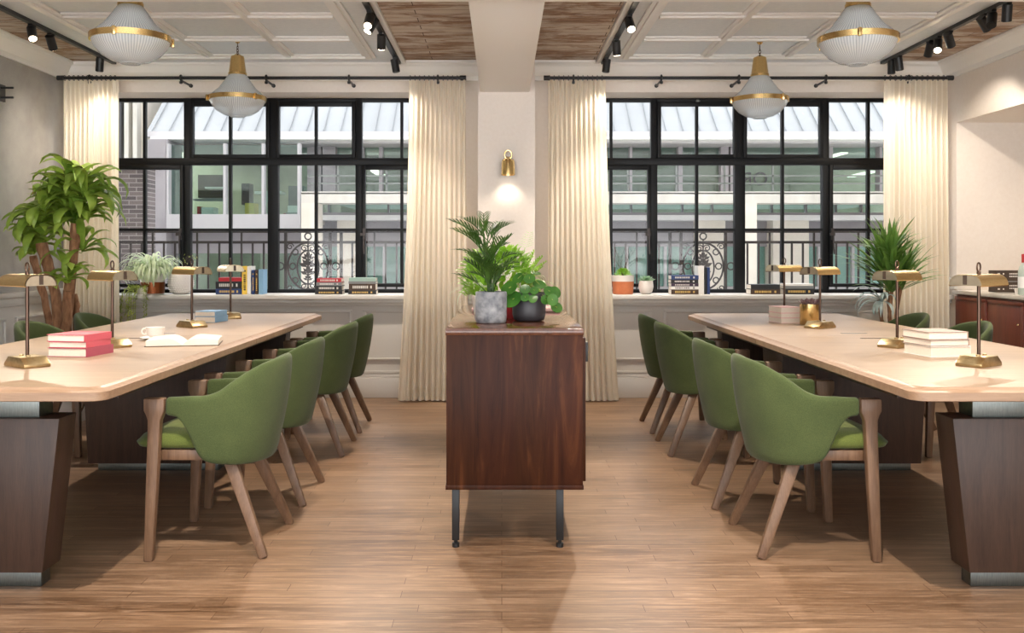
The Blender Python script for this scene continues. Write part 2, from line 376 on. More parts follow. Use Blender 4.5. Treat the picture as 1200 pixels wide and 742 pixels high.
# ceiling planks + white boards
for i, (a, b) in enumerate([(XL, -3.16), (-0.78, -0.17), (0.22, 0.76), (3.10, XR)]):
    struct(MB().box(a, b, 4.75, YB, ZC-0.012, ZC), 'ceiling_planks', M['old_wood'])
n_tr = 0
def trim(mb, mat='ceil_trim', bevel=0.006):
    global n_tr; n_tr += 1
    return struct(mb, 'trim_%d' % n_tr, M[mat], bevel=bevel)
ZB = ZC - 0.02
for xa, xb, cols in [(-3.16, -0.82, [-2.89, -2.29, -1.66, -1.04]), (0.80, 3.10, [0.97, 1.59, 2.22, 2.85])]:
    struct(MB().box(xa, xb, 4.75, YB, ZB, ZC), 'ceiling_board', M['ceil'])
    rows = [7.45, 6.83, 6.16, 5.50, 4.86]
    def frame2(x0, x1, y0, y1, wd, z0, z1, mb):
        mb.box(x0-wd, x0+wd, y0-wd, y1+wd, z0, z1).box(x1-wd, x1+wd, y0-wd, y1+wd, z0, z1)
        mb.box(x0+wd, x1-wd, y0-wd, y0+wd, z0, z1).box(x0+wd, x1-wd, y1-wd, y1+wd, z0, z1)
    m = MB(); frame2(cols[0], cols[3], rows[-1], rows[0], 0.05, ZB-0.016, ZB, m); frame2(cols[0], cols[3], rows[-1], rows[0], 0.022, ZB-0.032, ZB-0.016, m)
    for x in cols[1:3]: m.box(x-0.045, x+0.045, rows[-1]+0.05, rows[0]-0.05, ZB-0.014, ZB); m.box(x-0.02, x+0.02, rows[-1]+0.05, rows[0]-0.05, ZB-0.03, ZB-0.014)
    for y in rows[1:-1]:
        m.box(cols[0]+0.05, cols[3]-0.05, y-0.045, y+0.045, ZB-0.0142, ZB); m.box(cols[0]+0.05, cols[3]-0.05, y-0.02, y+0.02, ZB-0.0302, ZB-0.014)
    trim(m, bevel=0.004)
# borders of the plank strips
for a in (-0.815, 0.765): trim(MB().box(a, a+0.04, 4.75, 7.75, ZB-0.012, ZC))
for a in (-0.78, 0.22): trim(MB().box(a, a+(0.61 if a < 0 else 0.54), 7.68, 7.75, ZB-0.01, ZC))
# cornice: stepped profile along back, left and right wall
def corn(n):  # n = inward distance, z below ceiling
    return [(0, ZC), (0, ZC-0.15), (0.018, ZC-0.15), (0.022, ZC-0.115), (0.05, ZC-0.09), (0.085, ZC-0.045), (0.115, ZC-0.035), (0.12, ZC-0.022), (0.12, ZC)]
trim(MB().polyX([(YB-d, z) for d, z in corn(0)], XL, -0.17), bevel=0); trim(MB().polyX([(YB-d, z) for d, z in corn(0)], 0.22, XR), bevel=0)
trim(MB().polyY([(XL+d, z) for d, z in corn(0)], 4.75, YB), bevel=0); trim(MB().polyY([(XR-d, z) for d, z in corn(0)], 4.75, YB), bevel=0)
# wainscot below the windows, sills, baseboards
for i, (c_, a_, b_) in enumerate(WIN):
    x0 = XL if i == 0 else 0.265; x1 = -0.19 if i == 0 else XR
    struct(MB().box(x0, x1, YB-0.02, YB, 0, ZS-0.06), 'wall_wainscot', M['wainscot'])
    trim(MB().box(x0, x1, 7.70, YW-0.03, ZS-0.028, ZS+0.008).box(x0, x1, 7.735, YB, ZS-0.06, ZS-0.028).box(x0, x1, 7.78, YB, ZS-0.085, ZS-0.06), 'wainscot')
    o = struct(MB().box(x0, x1, 7.80, YB-0.02, 0, 0.165).box(x0, x1, 7.812, YB-0.02, 0.165, 0.19).box(x0, x1, 7.82, YB-0.02, 0.2, 0.222), 'baseboard_back', M['wainscot'], bevel=0.004)
    edges = [(-3.55, -2.42), (-2.33, -1.23), (-1.14, -0.22)] if i == 0 else [(0.30, 1.235), (1.33, 2.42), (2.51, 3.6)]
    for e0, e1 in edges:
        m = MB()
        for k, (wd, dp) in enumerate([(0.0, 0.014), (0.012, 0.022)]):
            a, b, z0, z1 = e0+wd, e1-wd, 0.30+wd, 0.725-wd; t = 0.026 - k*0.014
            m.box(a, b, YB-0.02-dp, YB-0.02, z1-t, z1).box(a, b, YB-0.02-dp, YB-0.02, z0, z0+t).box(a, a+t, YB-0.02-dp, YB-0.02, z0+t, z1-t).box(b-t, b, YB-0.02-dp, YB-0.02, z0+t, z1-t)
        trim(m, 'wainscot', 0.003)
# left wall: panelling below a chair rail
struct(MB().box(XL, XL+0.02, YN, YB-0.02, 0, 0.84), 'wall_wainscot', M['wainscot'])
trim(MB().box(XL, XL+0.05, YN, YB-0.02, 0.86, 0.90).box(XL, XL+0.035, YN, YB-0.02, 0.80, 0.86), 'wainscot')
struct(MB().box(XL+0.02, XL+0.045, YN, YB-0.05, 0, 0.17), 'baseboard_left', M['wainscot'], bevel=0.004)
for y0 in (7.0, 6.0, 5.0, 4.0):
    m = MB(); y1 = y0+0.85; t = 0.02
    m.box(XL+0.02, XL+0.036, y0, y1, 0.70, 0.72).box(XL+0.02, XL+0.036, y0, y1, 0.26, 0.28).box(XL+0.02, XL+0.036, y0, y0+t, 0.28, 0.70).box(XL+0.02, XL+0.036, y1-t, y1, 0.28, 0.70)
    trim(m, 'wainscot', 0.003)
# right wall return: rail stub beside the curtain
trim(MB().box(XR-0.05, XR+0.02, 7.62, YB-0.02, 0.955, 0.99).box(XR-0.03, XR, 7.64, YB-0.02, 0.90, 0.955), 'wainscot')
struct(MB().box(XR-0.025, XR, YN, NY0, 0, 0.17), 'baseboard_right', M['wainscot'], bevel=0.004)

# ------------------------------------------------------------------ windows
def window(i, cx, x0, x1):
    f = MB(); Y0, Y1 = YW, YW+0.06
    s4 = (x1-x0)/4; z0, z1 = ZS+0.008, ZT; zt = 1.972
    f.box(x0, x0+0.04, Y0, Y1, z0, z1).box(x1-0.04, x1, Y0, Y1, z0, z1)
    f.box(x0, x1, Y0, Y1, z1-0.03, z1).box(x0, x1, Y0, Y1, z0, z0+0.03).box(x0, x1, Y0-0.015, Y1, zt-0.03, zt+0.03)
    for k in (1, 3): f.box(x0+k*s4-0.028, x0+k*s4+0.028, Y0-0.005, Y1, z0, z1)
    f.box(cx-0.045, cx+0.045, Y0-0.005, Y1, z0, z1)
    fr = struct(f, 'window_%d' % (i+1), M['win'], bevel=0.003)
    # small glazing bars and casements are parts
    zm = 1.388
    for k in range(4):
        a, b = x0+k*s4, x0+(k+1)*s4
        inner = k in (1, 2)
        ca = MB(); y0, y1 = Y0-0.02, Y0+0.03
        zz0, zz1 = (zt+0.03, z1-0.03) if inner else (z0+0.05, zt-0.03)
        aa, bb = a+0.028, b-0.028
        t = 0.03
        ca.box(aa, aa+t, y0, y1, zz0, zz1).box(bb-t, bb, y0, y1, zz0, zz1).box(aa+t, bb-t, y0, y1, zz0, zz0+t).box(aa+t, bb-t, y0, y1, zz1-t-0.01, zz1)
        c_ = ca.build('casement', M['win'], fr, bevel=0.003)
        m_ = (a+b)/2
        MB().box(m_-0.012, m_+0.012, Y0, Y0+0.04, z0+0.05, zm-0.011).build('glazing_bar', M['win'], fr)
        MB().box(m_-0.012, m_+0.012, Y0, Y0+0.04, zm+0.011, zt-0.03).build('glazing_bar', M['win'], fr)
        MB().box(m_-0.012, m_+0.012, Y0, Y0+0.04, zt+0.03, z1-0.03).build('glazing_bar', M['win'], fr)
        MB().box(a+0.028, b-0.028, Y0, Y0+0.04, zm-0.011, zm+0.011).build('glazing_bar', M['win'], fr)
        MB().box(a+0.01, b-0.01, Y0+0.042, Y0+0.048, z0+0.03, z1-0.02).build('pane', M['pane'], fr)
        if not inner:
            hx = b-0.05 if k == 0 else a+0.05
            h = MB().box(hx-0.012, hx+0.012, y0-0.012, y0, 1.30, 1.40).tube([(hx, y0-0.03, 1.35), (hx, y0-0.035, 1.25), (hx+0.005, y0-0.035, 1.18)], 0.007).box(hx-0.03, hx+0.012, y0-0.036, y0-0.012, 1.335, 1.36)
            h.build('window_handle', M['iron'], c_, smooth=True)
    for k in (1,):
        MB().lathe([(0.0, 0), (0.02, 0.002), (0.022, 0.012), (0.0, 0.03)], 12, (x0+1.5*s4+ (0.0), Y0-0.04, ZT-0.04)).build('sensor_knob', M['steel'], fr, smooth=True)
for i, (cx, a, b) in enumerate(WIN): window(i, cx, a, b)

# ------------------------------------------------------------------ wrought iron balcony railings outside
def railing(cx_px, x0, x1, label):
    D = 8.75; s = D/FPX
    t = thing('balcony_railing', label, 'railing', (0, D, 0.0), group=None)
    zt, z2, zb = CH+24*s, CH+11*s, CH-48*s
    ox = (cx_px-VX)*s; oz = CH-17*s
    MB().box(x0, x1, -0.02, 0.02, zt-0.015, zt+0.012).build('top_rail', M['iron'], t)
    MB().box(x0, x1, -0.01, 0.01, z2-0.012, z2+0.012).build('middle_rail', M['iron'], t)
    MB().box(x0, x1, -0.012, 0.012, zb-0.02, zb).build('bottom_rail', M['iron'], t)
    sp = 0.102; half = 0.205
    k = 1
    x = ox
    posts = [ox-half, ox+half, ox-half-0.10, ox+half+0.10]
    for q, px in enumerate(posts): MB().box(px-0.013, px+0.013, -0.013, 0.013, 0.80, zt-0.015).build('post', M['iron'], t)
    for sgn in (-1, 1):
        x = ox+sgn*(half+0.10+sp)
        j = 0
        while x0 < x < x1:
            MB().box(x-0.008, x+0.008, -0.008, 0.008, zb, z2-0.012).build('baluster', M['iron'], t)
            if j % 4 == 2: MB().box(x-0.008, x+0.008, -0.008, 0.008, z2+0.012, zt-0.015).build('baluster', M['iron'], t)
            x += sgn*sp; j += 1
    # ornament panel
    o = MB(); rx, rz = 0.185, 0.215
    o.ring((ox, 0, oz), rx, rz, 0.009); o.ring((ox, 0, oz-0.01), 0.10, 0.155, 0.008)
    o.ring((ox, 0, z2+0.055), 0.03, 0.03, 0.007, seg=20)
    for sx in (-1, 1):
        for dz, r, dx in ((0.0, 0.028, 0.142), (0.13, 0.026, 0.118), (-0.13, 0.026, 0.118)): o.ring((ox+sx*dx, 0, oz+dz), r, r, 0.006, seg=20)
        o.ring((ox+sx*(half+0.05), 0, oz), 0.033, 0.033, 0.006, seg=20)
    pr = o.build('oval_ornament', M['iron'], t, smooth=True)
    sc = MB()
    for sx in (-1, 1):
        for (dx, dz, dirz) in ((0.165, 0.18, 1), (0.165, -0.20, -1), (0.035, 0.165, 1), (0.035, -0.185, -1)):
            pts = []
            for q in range(22):
                a = q*0.42; r = 0.034*(1-q/26)
                pts.append((ox+sx*(dx - r*math.cos(a)), 0, oz+dz+dirz*(r*math.sin(a))))
            sc.tube(pts, 0.0055, 5)
    sc.build('scroll', M['iron'], t, smooth=True)
    lf = MB().tube([(ox, 0, zb), (ox, 0, z2+0.02)], 0.007, 6)
    for lv, (zz, L) in enumerate([(-0.13, 0.05), (-0.08, 0.08), (-0.01, 0.095), (0.06, 0.07)]):
        for sx in (-1, 1):
            for q, ang in enumerate((25, 50, 75)):
                a = R(ang); l = L*(1-0.12*q); bx, bz = ox, oz+zz+0.01*q
                dx, dz = sx*math.cos(a)*l, math.sin(a)*l; nx, nz = -dz*0.2, dx*0.2
                lf.loft([[(bx, y, bz), (bx+dx*0.55+nx, y, bz+dz*0.55+nz), (bx+dx, y, bz+dz), (bx+dx*0.55-nx, y, bz+dz*0.55-nz)] for y in (-0.004, 0.004)])
    lf.build('leaf_spray', M['iron'], t)
railing(361, -3.9, 0.0, 'black wrought iron balcony railing with oval leaf ornament outside the left window')
railing(824, 0.1, 4.3, 'black wrought iron balcony railing with oval leaf ornament outside the right window')

# ------------------------------------------------------------------ buildings across the street
def fbx(mb, x0, y0, x1, y1, D, dp):        # front face at D, given by its corners as seen, going back by dp
    a, b = P(x0, y1, D), P(x1, y0, D)
    return mb.box(a.x, b.x, D, D+dp, a.z, b.z)
bd = thing('office_building', 'grey and cream office block with zinc roof and terrace across the street', 'building', (0, 0, 0))
DF, DW = 15.0, 17.0
ex, ez = lambda x, D: (x-VX)*D/FPX, lambda y, D: CH+(VY-y)*D/FPX
# roof
rm = MB(); a, b = P(172, 154, 16.4), P(1130, 154, 16.4)
z0 = a.z; slope = 0.82
rm.add([(a.x, 16.4, z0), (b.x, 16.4, z0), (b.x, 22, z0+5.6*slope), (a.x, 22, z0+5.6*slope), (a.x, 16.4, z0-0.1), (b.x, 16.4, z0-0.1), (b.x, 22, z0-0.1), (a.x, 22, z0-0.1)],
       [(0,1,2,3),(4,7,6,5),(0,4,5,1),(1,5,6,2),(2,6,7,3),(3,7,4,0)])
rf = rm.build('zinc_roof', M['o_roof'], bd)
sm = MB(); x = a.x+0.1
while x < b.x:
    sm.add([(x-0.006, 16.38, z0), (x+0.006, 16.38, z0), (x+0.006, 16.38, z0+0.03), (x-0.006, 16.38, z0+0.03), (x-0.006, 22, z0+5.6*slope), (x+0.006, 22, z0+5.6*slope), (x+0.006, 22, z0+5.6*slope+0.03), (x-0.006, 22, z0+5.6*slope+0.03)],
           [(0,1,2,3),(4,7,6,5),(0,3,7,4),(1,5,6,2),(3,2,6,7),(0,4,5,1)]); x += 0.295
sm.build('standing_seams', M['o_seam'], rf)
fbx(MB(), 172, 154, 1130, 160, 16.3, 0.5).build('fascia', M['o_lgrey'], bd)
fbx(MB(), 176, 160, 1130, 163.2, 16.1, 0.5).build('gutter', M['o_white'], bd)
fbx(MB(), 180, 165, 1130, 168, 16.5, 2.0).build('soffit', M['o_lgrey'], bd)
# interior room and floor slabs
back = MB(); fbx(back, 172, 160, 1130, 252, 20.5, 0.2); back.build('interior_wall', M['o_in'], bd)
fl = MB(); zA = ez(226, DF)
fl.box(ex(353, DF), ex(1130, DF), DF, DW+3.4, zA-0.02, zA); fl.box(ex(172, 16), ex(353, DF), 16.2, 20.5, ez(255, 16)-0.1, ez(255, 16)); fl.build('floor_slab', M['o_conc'], bd)
# terrace parapet beam
fbx(MB(), 353, 224.5, 1130, 238, DF, 0.5).build('terrace_beam', M['o_conc'], bd)
for x0_, x1_, y0_ in [(353,372,238), (872,887,238)]: fbx(MB(), x0_, y0_, x1_, 470, DF, 0.45).build('column', M['o_cream'], bd)
for x0_, x1_ in [(395,425), (530,560), (640,668), (818,850), (906,948), (1060,1100)]: fbx(MB(), x0_, 258, x1_, 470, DW-0.4, 0.6).build('column', M['o_cream'], bd)
fbx(MB(), 335, 252, 1130, 258, DW-0.6, 0.8).build('ledge', M['o_white'], bd)
fbx(MB(), 335, 249, 1130, 252, DW-0.5, 0.6).build('ledge', M['o_grey'], bd)
fbx(MB(), 335, 258, 1130, 289, DW, 0.3).build('wall_panel', M['o_grey'], bd)
fbx(MB(), 335, 336, 1130, 470, DW, 0.3).build('wall_panel', M['o_lgrey'], bd)
fbx(MB(), 335, 289, 1130, 336, DW+0.1, 0.02).build('lower_window', M['glass_teal'], bd)
M['o_teal'] = mottled('teal_blind', S(176,214,208), S(200,230,224), 0.7, 1.5)
fbx(MB(), 335, 286, 1130, 345, DW+0.6, 0.1).build('window_blind', M['o_teal'], bd)
for x_ in (450, 500, 735, 780, 960, 1000, 1040): fbx(MB(), x_-1.5, 289, x_+1.5, 336, DW, 0.1).build('mullion', M['o_lgrey'], bd)
# window strip under the terrace
fbx(MB(), 372, 238, 1130, 249, DW+0.1, 0.02).build('strip_window', M['glass_teal'], bd)
for x_ in (385, 420, 455, 500, 740, 762, 800, 835, 905, 945, 980, 1010): fbx(MB(), x_-1, 238, x_+1, 249, DW, 0.1).build('mullion', M['o_grey'], bd)
# upper glazing and panels
fbx(MB(), 350, 168, 1130, 226, DW+0.2, 0.02).build('upper_window', M['glass_teal'], bd)
for x0_, x1_ in [(360,376), (378,393), (420,426), (444,448), (738,741), (795,800), (845,854), (856,866), (972,976), (1031,1034)]:
    fbx(MB(), x0_, 168, x1_, 226, DW, 0.22).build('cladding_panel', M['o_grey'], bd)
# office bay on the left, proud of the terrace
fbx(MB(), 173, 163, 195, 470, 16, 0.8).build('wall_panel', M['o_grey'], bd)
fbx(MB(), 195, 251, 352, 269, 15.9, 0.9).build('wall_panel', M['o_lgrey'], bd)
fbx(MB(), 195, 269, 352, 297, 16.3, 0.5).build('wall_panel', M['o_grey'], bd)
fbx(MB(), 197, 170, 350, 251, 16.15, 0.02).build('bay_window', M['glass_teal'], bd)
fbx(MB(), 195, 297, 352, 345, 16.6, 0.02).build('lower_window', M['glass_teal'], bd)
fbx(MB(), 195, 290, 352, 400, 17.6, 0.1).build('interior_wall', M['o_in'], bd)
for x_ in (196, 263, 308, 350): fbx(MB(), x_-1.5, 168, x_+1.5, 251, 16.0, 0.15).build('mullion', M['o_lgrey'], bd)
# terrace rails
tr = MB()
for y_ in (190, 206, 215): q = P(0, y_, DF+0.1).z; tr.box(ex(360, DF), ex(1130, DF), DF+0.1, DF+0.13, q-0.012, q+0.012)
x_ = 395
while x_ < 1120: tr.box(ex(x_, DF)-0.015, ex(x_, DF)+0.015, DF+0.1, DF+0.13, zA, ez(190, DF)); x_ += 57
tr.build('terrace_rail', M['steel'], bd)
# office furniture seen through the glass
for nm, mt, x0_, y0_, x1_, y1_, d in [('shelf','brown_cover',232,205,262,232,18.6),('shelf','grey_cover',226,233,262,235,18.0),('shelf_board','white_cover',240,219,266,221,18.0),('book_box','red_cover',231,242,234,254,17.2),
       ('book_box','white_cover',236,243,250,254,17.2),('book_box','yellow',287,238,298,254,17.0),('desk_leg','white_cover',310,226,314,255,17.4),('desk','white_cover',298,224,330,227,17.6),
       ('cabinet','grey_cover',338,218,356,250,18),('box','white_cover',337,241,350,250,17.0),('red_bag','red_cover',332,250,342,254,17.0),('office_chair','black_cover',283,215,292,240,17.9)]:
    fbx(MB(), x0_, y0_, x1_, y1_, d, 0.3).build(nm, M[mt], bd)
M['o_lamp'] = emit('office_ceiling_light', (1.0, 0.93, 0.75, 1), 3.5)
for (x0_, x1_, y_) in [(393, 402, 174), (782, 790, 176), (985, 994, 178), (434, 440, 199), (1020, 1028, 200)]:
    q0, q1 = P(x0_, y_, 18), P(x1_, y_, 19); MB().box(q0.x, q0.x+0.14, 18, 19.2, q0.z-0.03, q0.z).build('strip_light', M['o_lamp'], bd)
for x_ in (270, 440, 760, 960):                                    # area lights added behind the glass to brighten the office interior
    la = bpy.data.lights.new('office_fill', 'AREA'); la.energy = 110; la.shape = 'RECTANGLE'; la.size = 2.4; la.size_y = 1.2; la.color = (1.0, 0.95, 0.85)
    lo = bpy.data.objects.new('office_fill', la); C.objects.link(lo); lo.parent = bd; q = P(x_, 166, 19); lo.location = (q.x, 19, q.z-0.1)
# mirrored lettering on the upper glass
tcu = bpy.data.curves.new('window_lettering', 'FONT'); tcu.body = 'ORN'; tcu.size = 0.34; tcu.extrude = 0.004
to = bpy.data.objects.new('window_lettering', tcu); C.objects.link(to)
dg = bpy.context.evaluated_depsgraph_get(); tm = bpy.data.meshes.new_from_object(to.evaluated_get(dg)); bpy.data.objects.remove(to)
for v in tm.vertices: v.co = (-v.co.x, v.co.z*1.0, v.co.y)
tm.materials.append(M['o_dark']); to = bpy.data.objects.new('window_lettering', tm); C.objects.link(to); to.parent = bd
q = P(900, 217, DW+0.15); to.location = q
# neighbours on the left
nb = thing('cream_building', 'cream rendered building with tall pilasters at far left behind the brick wall', 'building', (0,0,0))
fbx(MB(), 90, 60, 172, 470, 17.5, 2).build('wall', M['o_cream'], nb)
for x_ in (148, 158): fbx(MB(), x_-2.5, 60, x_+2.5, 470, 17.3, 0.2).build('pilaster', M['o_conc'], nb)
fbx(MB(), 128, 60, 142, 186, 17.35, 0.14).build('window', M['o_dark'], nb)
bw = thing('brick_wall', 'dark grey brick wall outside the left window, beside the trailing plants', 'wall', (0,0,0))
fbx(MB(), 90, 196, 170, 470, 13.4, 0.4).build('brickwork', M['o_brick'], bw)
fbx(MB(), 88, 193, 171, 196, 13.35, 0.5).build('coping', M['o_conc'], bw)
struct(MB().box(XL-0.6, XR+1.2, YB+0.4, 8.95, 0.66, 0.80), 'balcony_slab', M['o_conc'])
struct(MB().box(-28, 28, YN, YB+0.4, ZC+0.16, 18).box(-28, XL-0.31, YN, YB+0.4, -5, ZC+0.16).box(NX+0.32, 28, YN, YB+0.4, -5, ZC+0.16).box(-28, 28, YN, YB+0.4, -5, -0.13), 'storeys_sky_block', M['o_conc'])  # unseen mass added to keep rear sky and ground glow off the facade
struct(MB().box(-200, 200, YB+0.4, 300, -5.2, -5.0), 'ground_street', M['o_street'])

# ------------------------------------------------------------------ curtains and rods
def rod(x0, x1, bpx, label):
    Y = 7.6; z = 2.588
    t = thing('curtain_rod', label, 'curtain rod', (0, Y, z))
    MB().tube([(x0, 0, 0), (x1, 0, 0)], 0.013, 12).build('pole', M['black'], t, smooth=True)
    for s_, x in ((-1, x0), (1, x1)):
        MB().tube([(x-s_*0.0, 0, 0), (x+s_*0.05, 0, 0)], 0.02, 12).build('finial', M['black'], t, smooth=True)
    for b in bpx:
        x = (b-VX)*Y/FPX
        m = MB().tube([(x, 0, -0.028), (x, 0.02, -0.02), (x, YB-Y-0.01, -0.02)], 0.009, 8)
        m.ring((x, 0, 0), 0.02, 0.02, 0.008, 'x', 16); m.tube([(x, YB-Y-0.012, -0.02), (x, YB-Y, -0.02)], 0.016, 16)
        m.lathe([(0, -0.05), (0.012, -0.046), (0.014, -0.03), (0.0, -0.02)], 10, (x, 0, 0))
        m.build('bracket', M['black'], t, smooth=True)
rod(-3.50, -0.335, (105, 212, 312, 409, 513), 'long black curtain rod over the left window')
rod(0.385, 3.555, (672, 775, 866, 968, 1065), 'long black curtain rod over the right window')

def curtain(xt0, xt1, xb0, xb1, side, n, label, seed):
    random.seed(seed)
    t = thing('curtain', label, 'curtain', ((xt0+xt1)/2, 7.6, 0), group=None); ox = (xt0+xt1)/2
    cols = n*10+1; rows = 16; zt, zb = 2.572, 0.012; grid = []
    ph = [random.uniform(-0.25, 0.25) for _ in range(n+1)]; am = [random.uniform(0.75, 1.2) for _ in range(n+1)]
    for j in range(rows+1):
        v = j/rows; z = zt+(zb-zt)*v; row = []
        for i in range(cols):
            u = i/(cols-1); q = u
            # smoother, wider outer fold at the window side
            e = u if side > 0 else 1-u
            k = u*n; kk = int(min(n-1, k)); amp = 0.022*am[kk]*(0.85+0.35*v) * (0.35 if e > 0.86 else 1.0)
            a = 2*PI*k + ph[kk]*0*v
            xt = xt0+(xt1-xt0)*u; xb = xb0+(xb1-xb0)*u
            x = xt+(xb-xt)*(v**1.6)
            x += 0.005*math.sin(a*1.0+1.2)*v + 0.004*math.sin(4*v+u*9)*v
            y = amp*math.sin(a) + 0.012*math.sin(3*u*PI+4*v)*v
            row.append((x-ox, y, z))
        grid.append(row)
    m = MB().loft(grid, cap=False, closed=False)
    c = m.build('drape', M['curtain'], t, smooth=True, angle=80)
    hem = MB().loft([[(x, y-0.003, z) for x, y, z in [(a[0], a[1], zb+0.10) for a in grid[-1]]], [(x, y-0.003, zb+0.094) for x, y, z in grid[-1]]], cap=False, closed=False)
    hem.build('hem_stitching', M['curtain'], c)
    hd = MB()
    for i in range(n): 
        x = xt0-ox+(xt1-xt0)*(i+0.25)/n; hd.ring((x, 0, 2.588-0.0), 0.02, 0.02, 0.003, 'x', 12, 5)
    hd.build('rings', M['black'], t)
    return t
curtain(-3.50, -3.06, -3.52, -3.05, 1, 12, 'cream curtain at far left beside the left window, behind the big leafy plant', 1)
curtain(-0.74, -0.29, -0.83, -0.26, -1, 12, 'cream curtain right of the left window, left of the brass sconce', 2)
curtain(0.37, 0.83, 0.36, 0.93, 1, 12, 'cream curtain left of the right window, right of the brass sconce', 3)
curtain(3.05, 3.56, 3.04, 3.58, -1, 12, 'cream curtain at far right beside the alcove, behind the spiky plant', 4)

# ------------------------------------------------------------------ sconce on the pilaster
t = thing('wall_sconce', 'small brass bell wall light glowing on the white pilaster', 'wall light', (0.05, 7.6, 1.86))
MB().box(-0.03, 0.03, -0.012, 0, -0.02, 0.10).build('backplate', M['brass'], t, bevel=0.004)
MB().tube([(0, -0.012, 0.08), (0, -0.05, 0.085), (0, -0.075, 0.07)], 0.008, 8).build('arm', M['brass'], t, smooth=True)
MB().lathe([(0.02, 0.075), (0.045, 0.068), (0.052, 0.05), (0.056, -0.055), (0.052, -0.055), (0.048, 0.045), (0.016, 0.062)], 28, (0, -0.085, 0)).build('shade', M['brass'], t, smooth=True)
MB().ring((0, -0.085, 0.105), 0.028, 0.035, 0.006, 'y', 20).build('loop', M['brass'], t, smooth=True)
MB().lathe([(0.0, 0.02), (0.03, 0.01), (0.034, -0.02), (0.026, -0.044), (0, -0.05)], 16, (0, -0.085, 0)).build('bulb', M['bulb'], t, smooth=True)
l = bpy.data.lights.new('sconce_glow', 'SPOT'); l.energy = 4.5; l.color = WARM; l.spot_size = R(120); l.spot_blend = 0.8; l.shadow_soft_size = 0.03
o = bpy.data.objects.new('sconce_glow', l); C.objects.link(o); o.parent = t; o.location = (0, -0.085, -0.06)

# ------------------------------------------------------------------ track lighting
heads = []
def track(x, lab, spots):
    t = thing('track_rail', lab, 'track light rail', (x, 0, ZB))
    MB().box(-0.017, 0.017, 4.78, 7.70, -0.024, 0).build('rail', M['black'], t)
    for (y, off, target, power, on, place) in spots:
        h = thing('track_spotlight', place, 'spotlight', (x+off, y, ZB-0.024), group='black track spotlights')
        d = (Vector(target)-Vector((x+off, y, ZB-0.08))).normalized()
        MB().box(-0.014, 0.014, -0.03, 0.03, -0.012, 0).tube([(0,0,-0.012), (0,0,-0.045)], 0.006, 8).build('mount', M['black'], h)
        c0 = Vector((0,0,-0.055)); MB().tube([c0-d*0.045, c0+d*0.055], 0.03, 20).build('barrel', M['black'], h, smooth=True)
        MB().tube([c0+d*0.0555, c0+d*0.0585], 0.024, 20).build('lens', M['lit'] if on else M['black'], h)
        if power: spot('spot_beam', tuple(c0+d*0.075), tuple(c0+d*2), power, 100 if abs(target[1]-7.55) < 0.1 else 78, 1.0 if abs(target[1]-7.55) < 0.1 else 0.6, parent=h)
SP = SPOT_W
track(-0.835, 'black lighting track on the ceiling left of the central beam', [
    (6.00, 0, (-1.15, 4.1, 0.2), SP*1.7, True, 'lit spotlight nearest the camera on the track left of the central beam'),
    (6.12, 0, (-1.9, 5.6, 0.7), SP*0.8, True, 'lit spotlight close behind the nearest one on the track left of the central beam'),
    (6.60, 0, (-1.0, 7.7, 0.3), SP*1.1, True, 'tilted spotlight halfway along the track left of the central beam'),
    (7.45, 0, (-0.5, 7.5, 0.8), SP*0.35, False, 'spotlight nearest the curtain on the track left of the central beam')])
track(0.82, 'black lighting track on the ceiling right of the central beam', [
    (6.10, 0, (1.15, 4.1, 0.2), SP*1.7, True, 'lit spotlight nearest the camera on the track right of the central beam'),
    (6.80, 0, (1.1, 7.7, 0.3), SP*1.1, True, 'tilted spotlight halfway along the track right of the central beam'),
    (7.45, 0, (0.6, 7.5, 0.8), SP*0.35, False, 'spotlight nearest the curtain on the track right of the central beam')])
track(-3.135, 'black lighting track on the ceiling beside the left wall', [
    (6.35, 0, (-2.3, 5.2, 0.7), SP*1.2, True, 'lit spotlight nearest the camera on the left wall track'),
    (6.62, 0, (-3.2, 7.55, 1.6), SP*0.4, True, 'second lit spotlight on the left wall track, aimed at the curtain'),
    (7.42, 0, (-3.3, 7.6, 0.9), SP*0.25, False, 'spotlight nearest the window on the left wall track')])
track(3.08, 'black lighting track on the ceiling beside the right wall', [
    (5.80, 0, (3.3, 6.5, 0.3), SP*0.6, False, 'spotlight nearest the camera on the right wall track'),
    (5.98, 0, (2.3, 4.8, 0.7), SP*1.2, False, 'second spotlight from the camera on the right wall track'),
    (6.08, 0, (4.3, 6.6, 1.2), SP*0.3, False, 'third spotlight from the camera on the right wall track'),
    (6.55, 0, (3.9, 7.4, 1.4), SP*0.3, False, 'fourth spotlight from the camera on the right wall track'),
    (6.72, 0, (2.4, 5.4, 0.7), SP*0.6, True, 'lit spotlight in the middle of the right wall track'),
    (6.85, 0, (3.1, 7.5, 1.7), SP*0.4, False, 'spotlight just beyond the lit one on the right wall track'),
    (7.38, 0, (3.4, 7.6, 0.9), SP*0.25, False, 'last but one spotlight at the window end of the right wall track'),
    (7.52, 0, (3.1, 7.6, 0.9), 0, False, 'very last spotlight at the window end of the right wall track')])
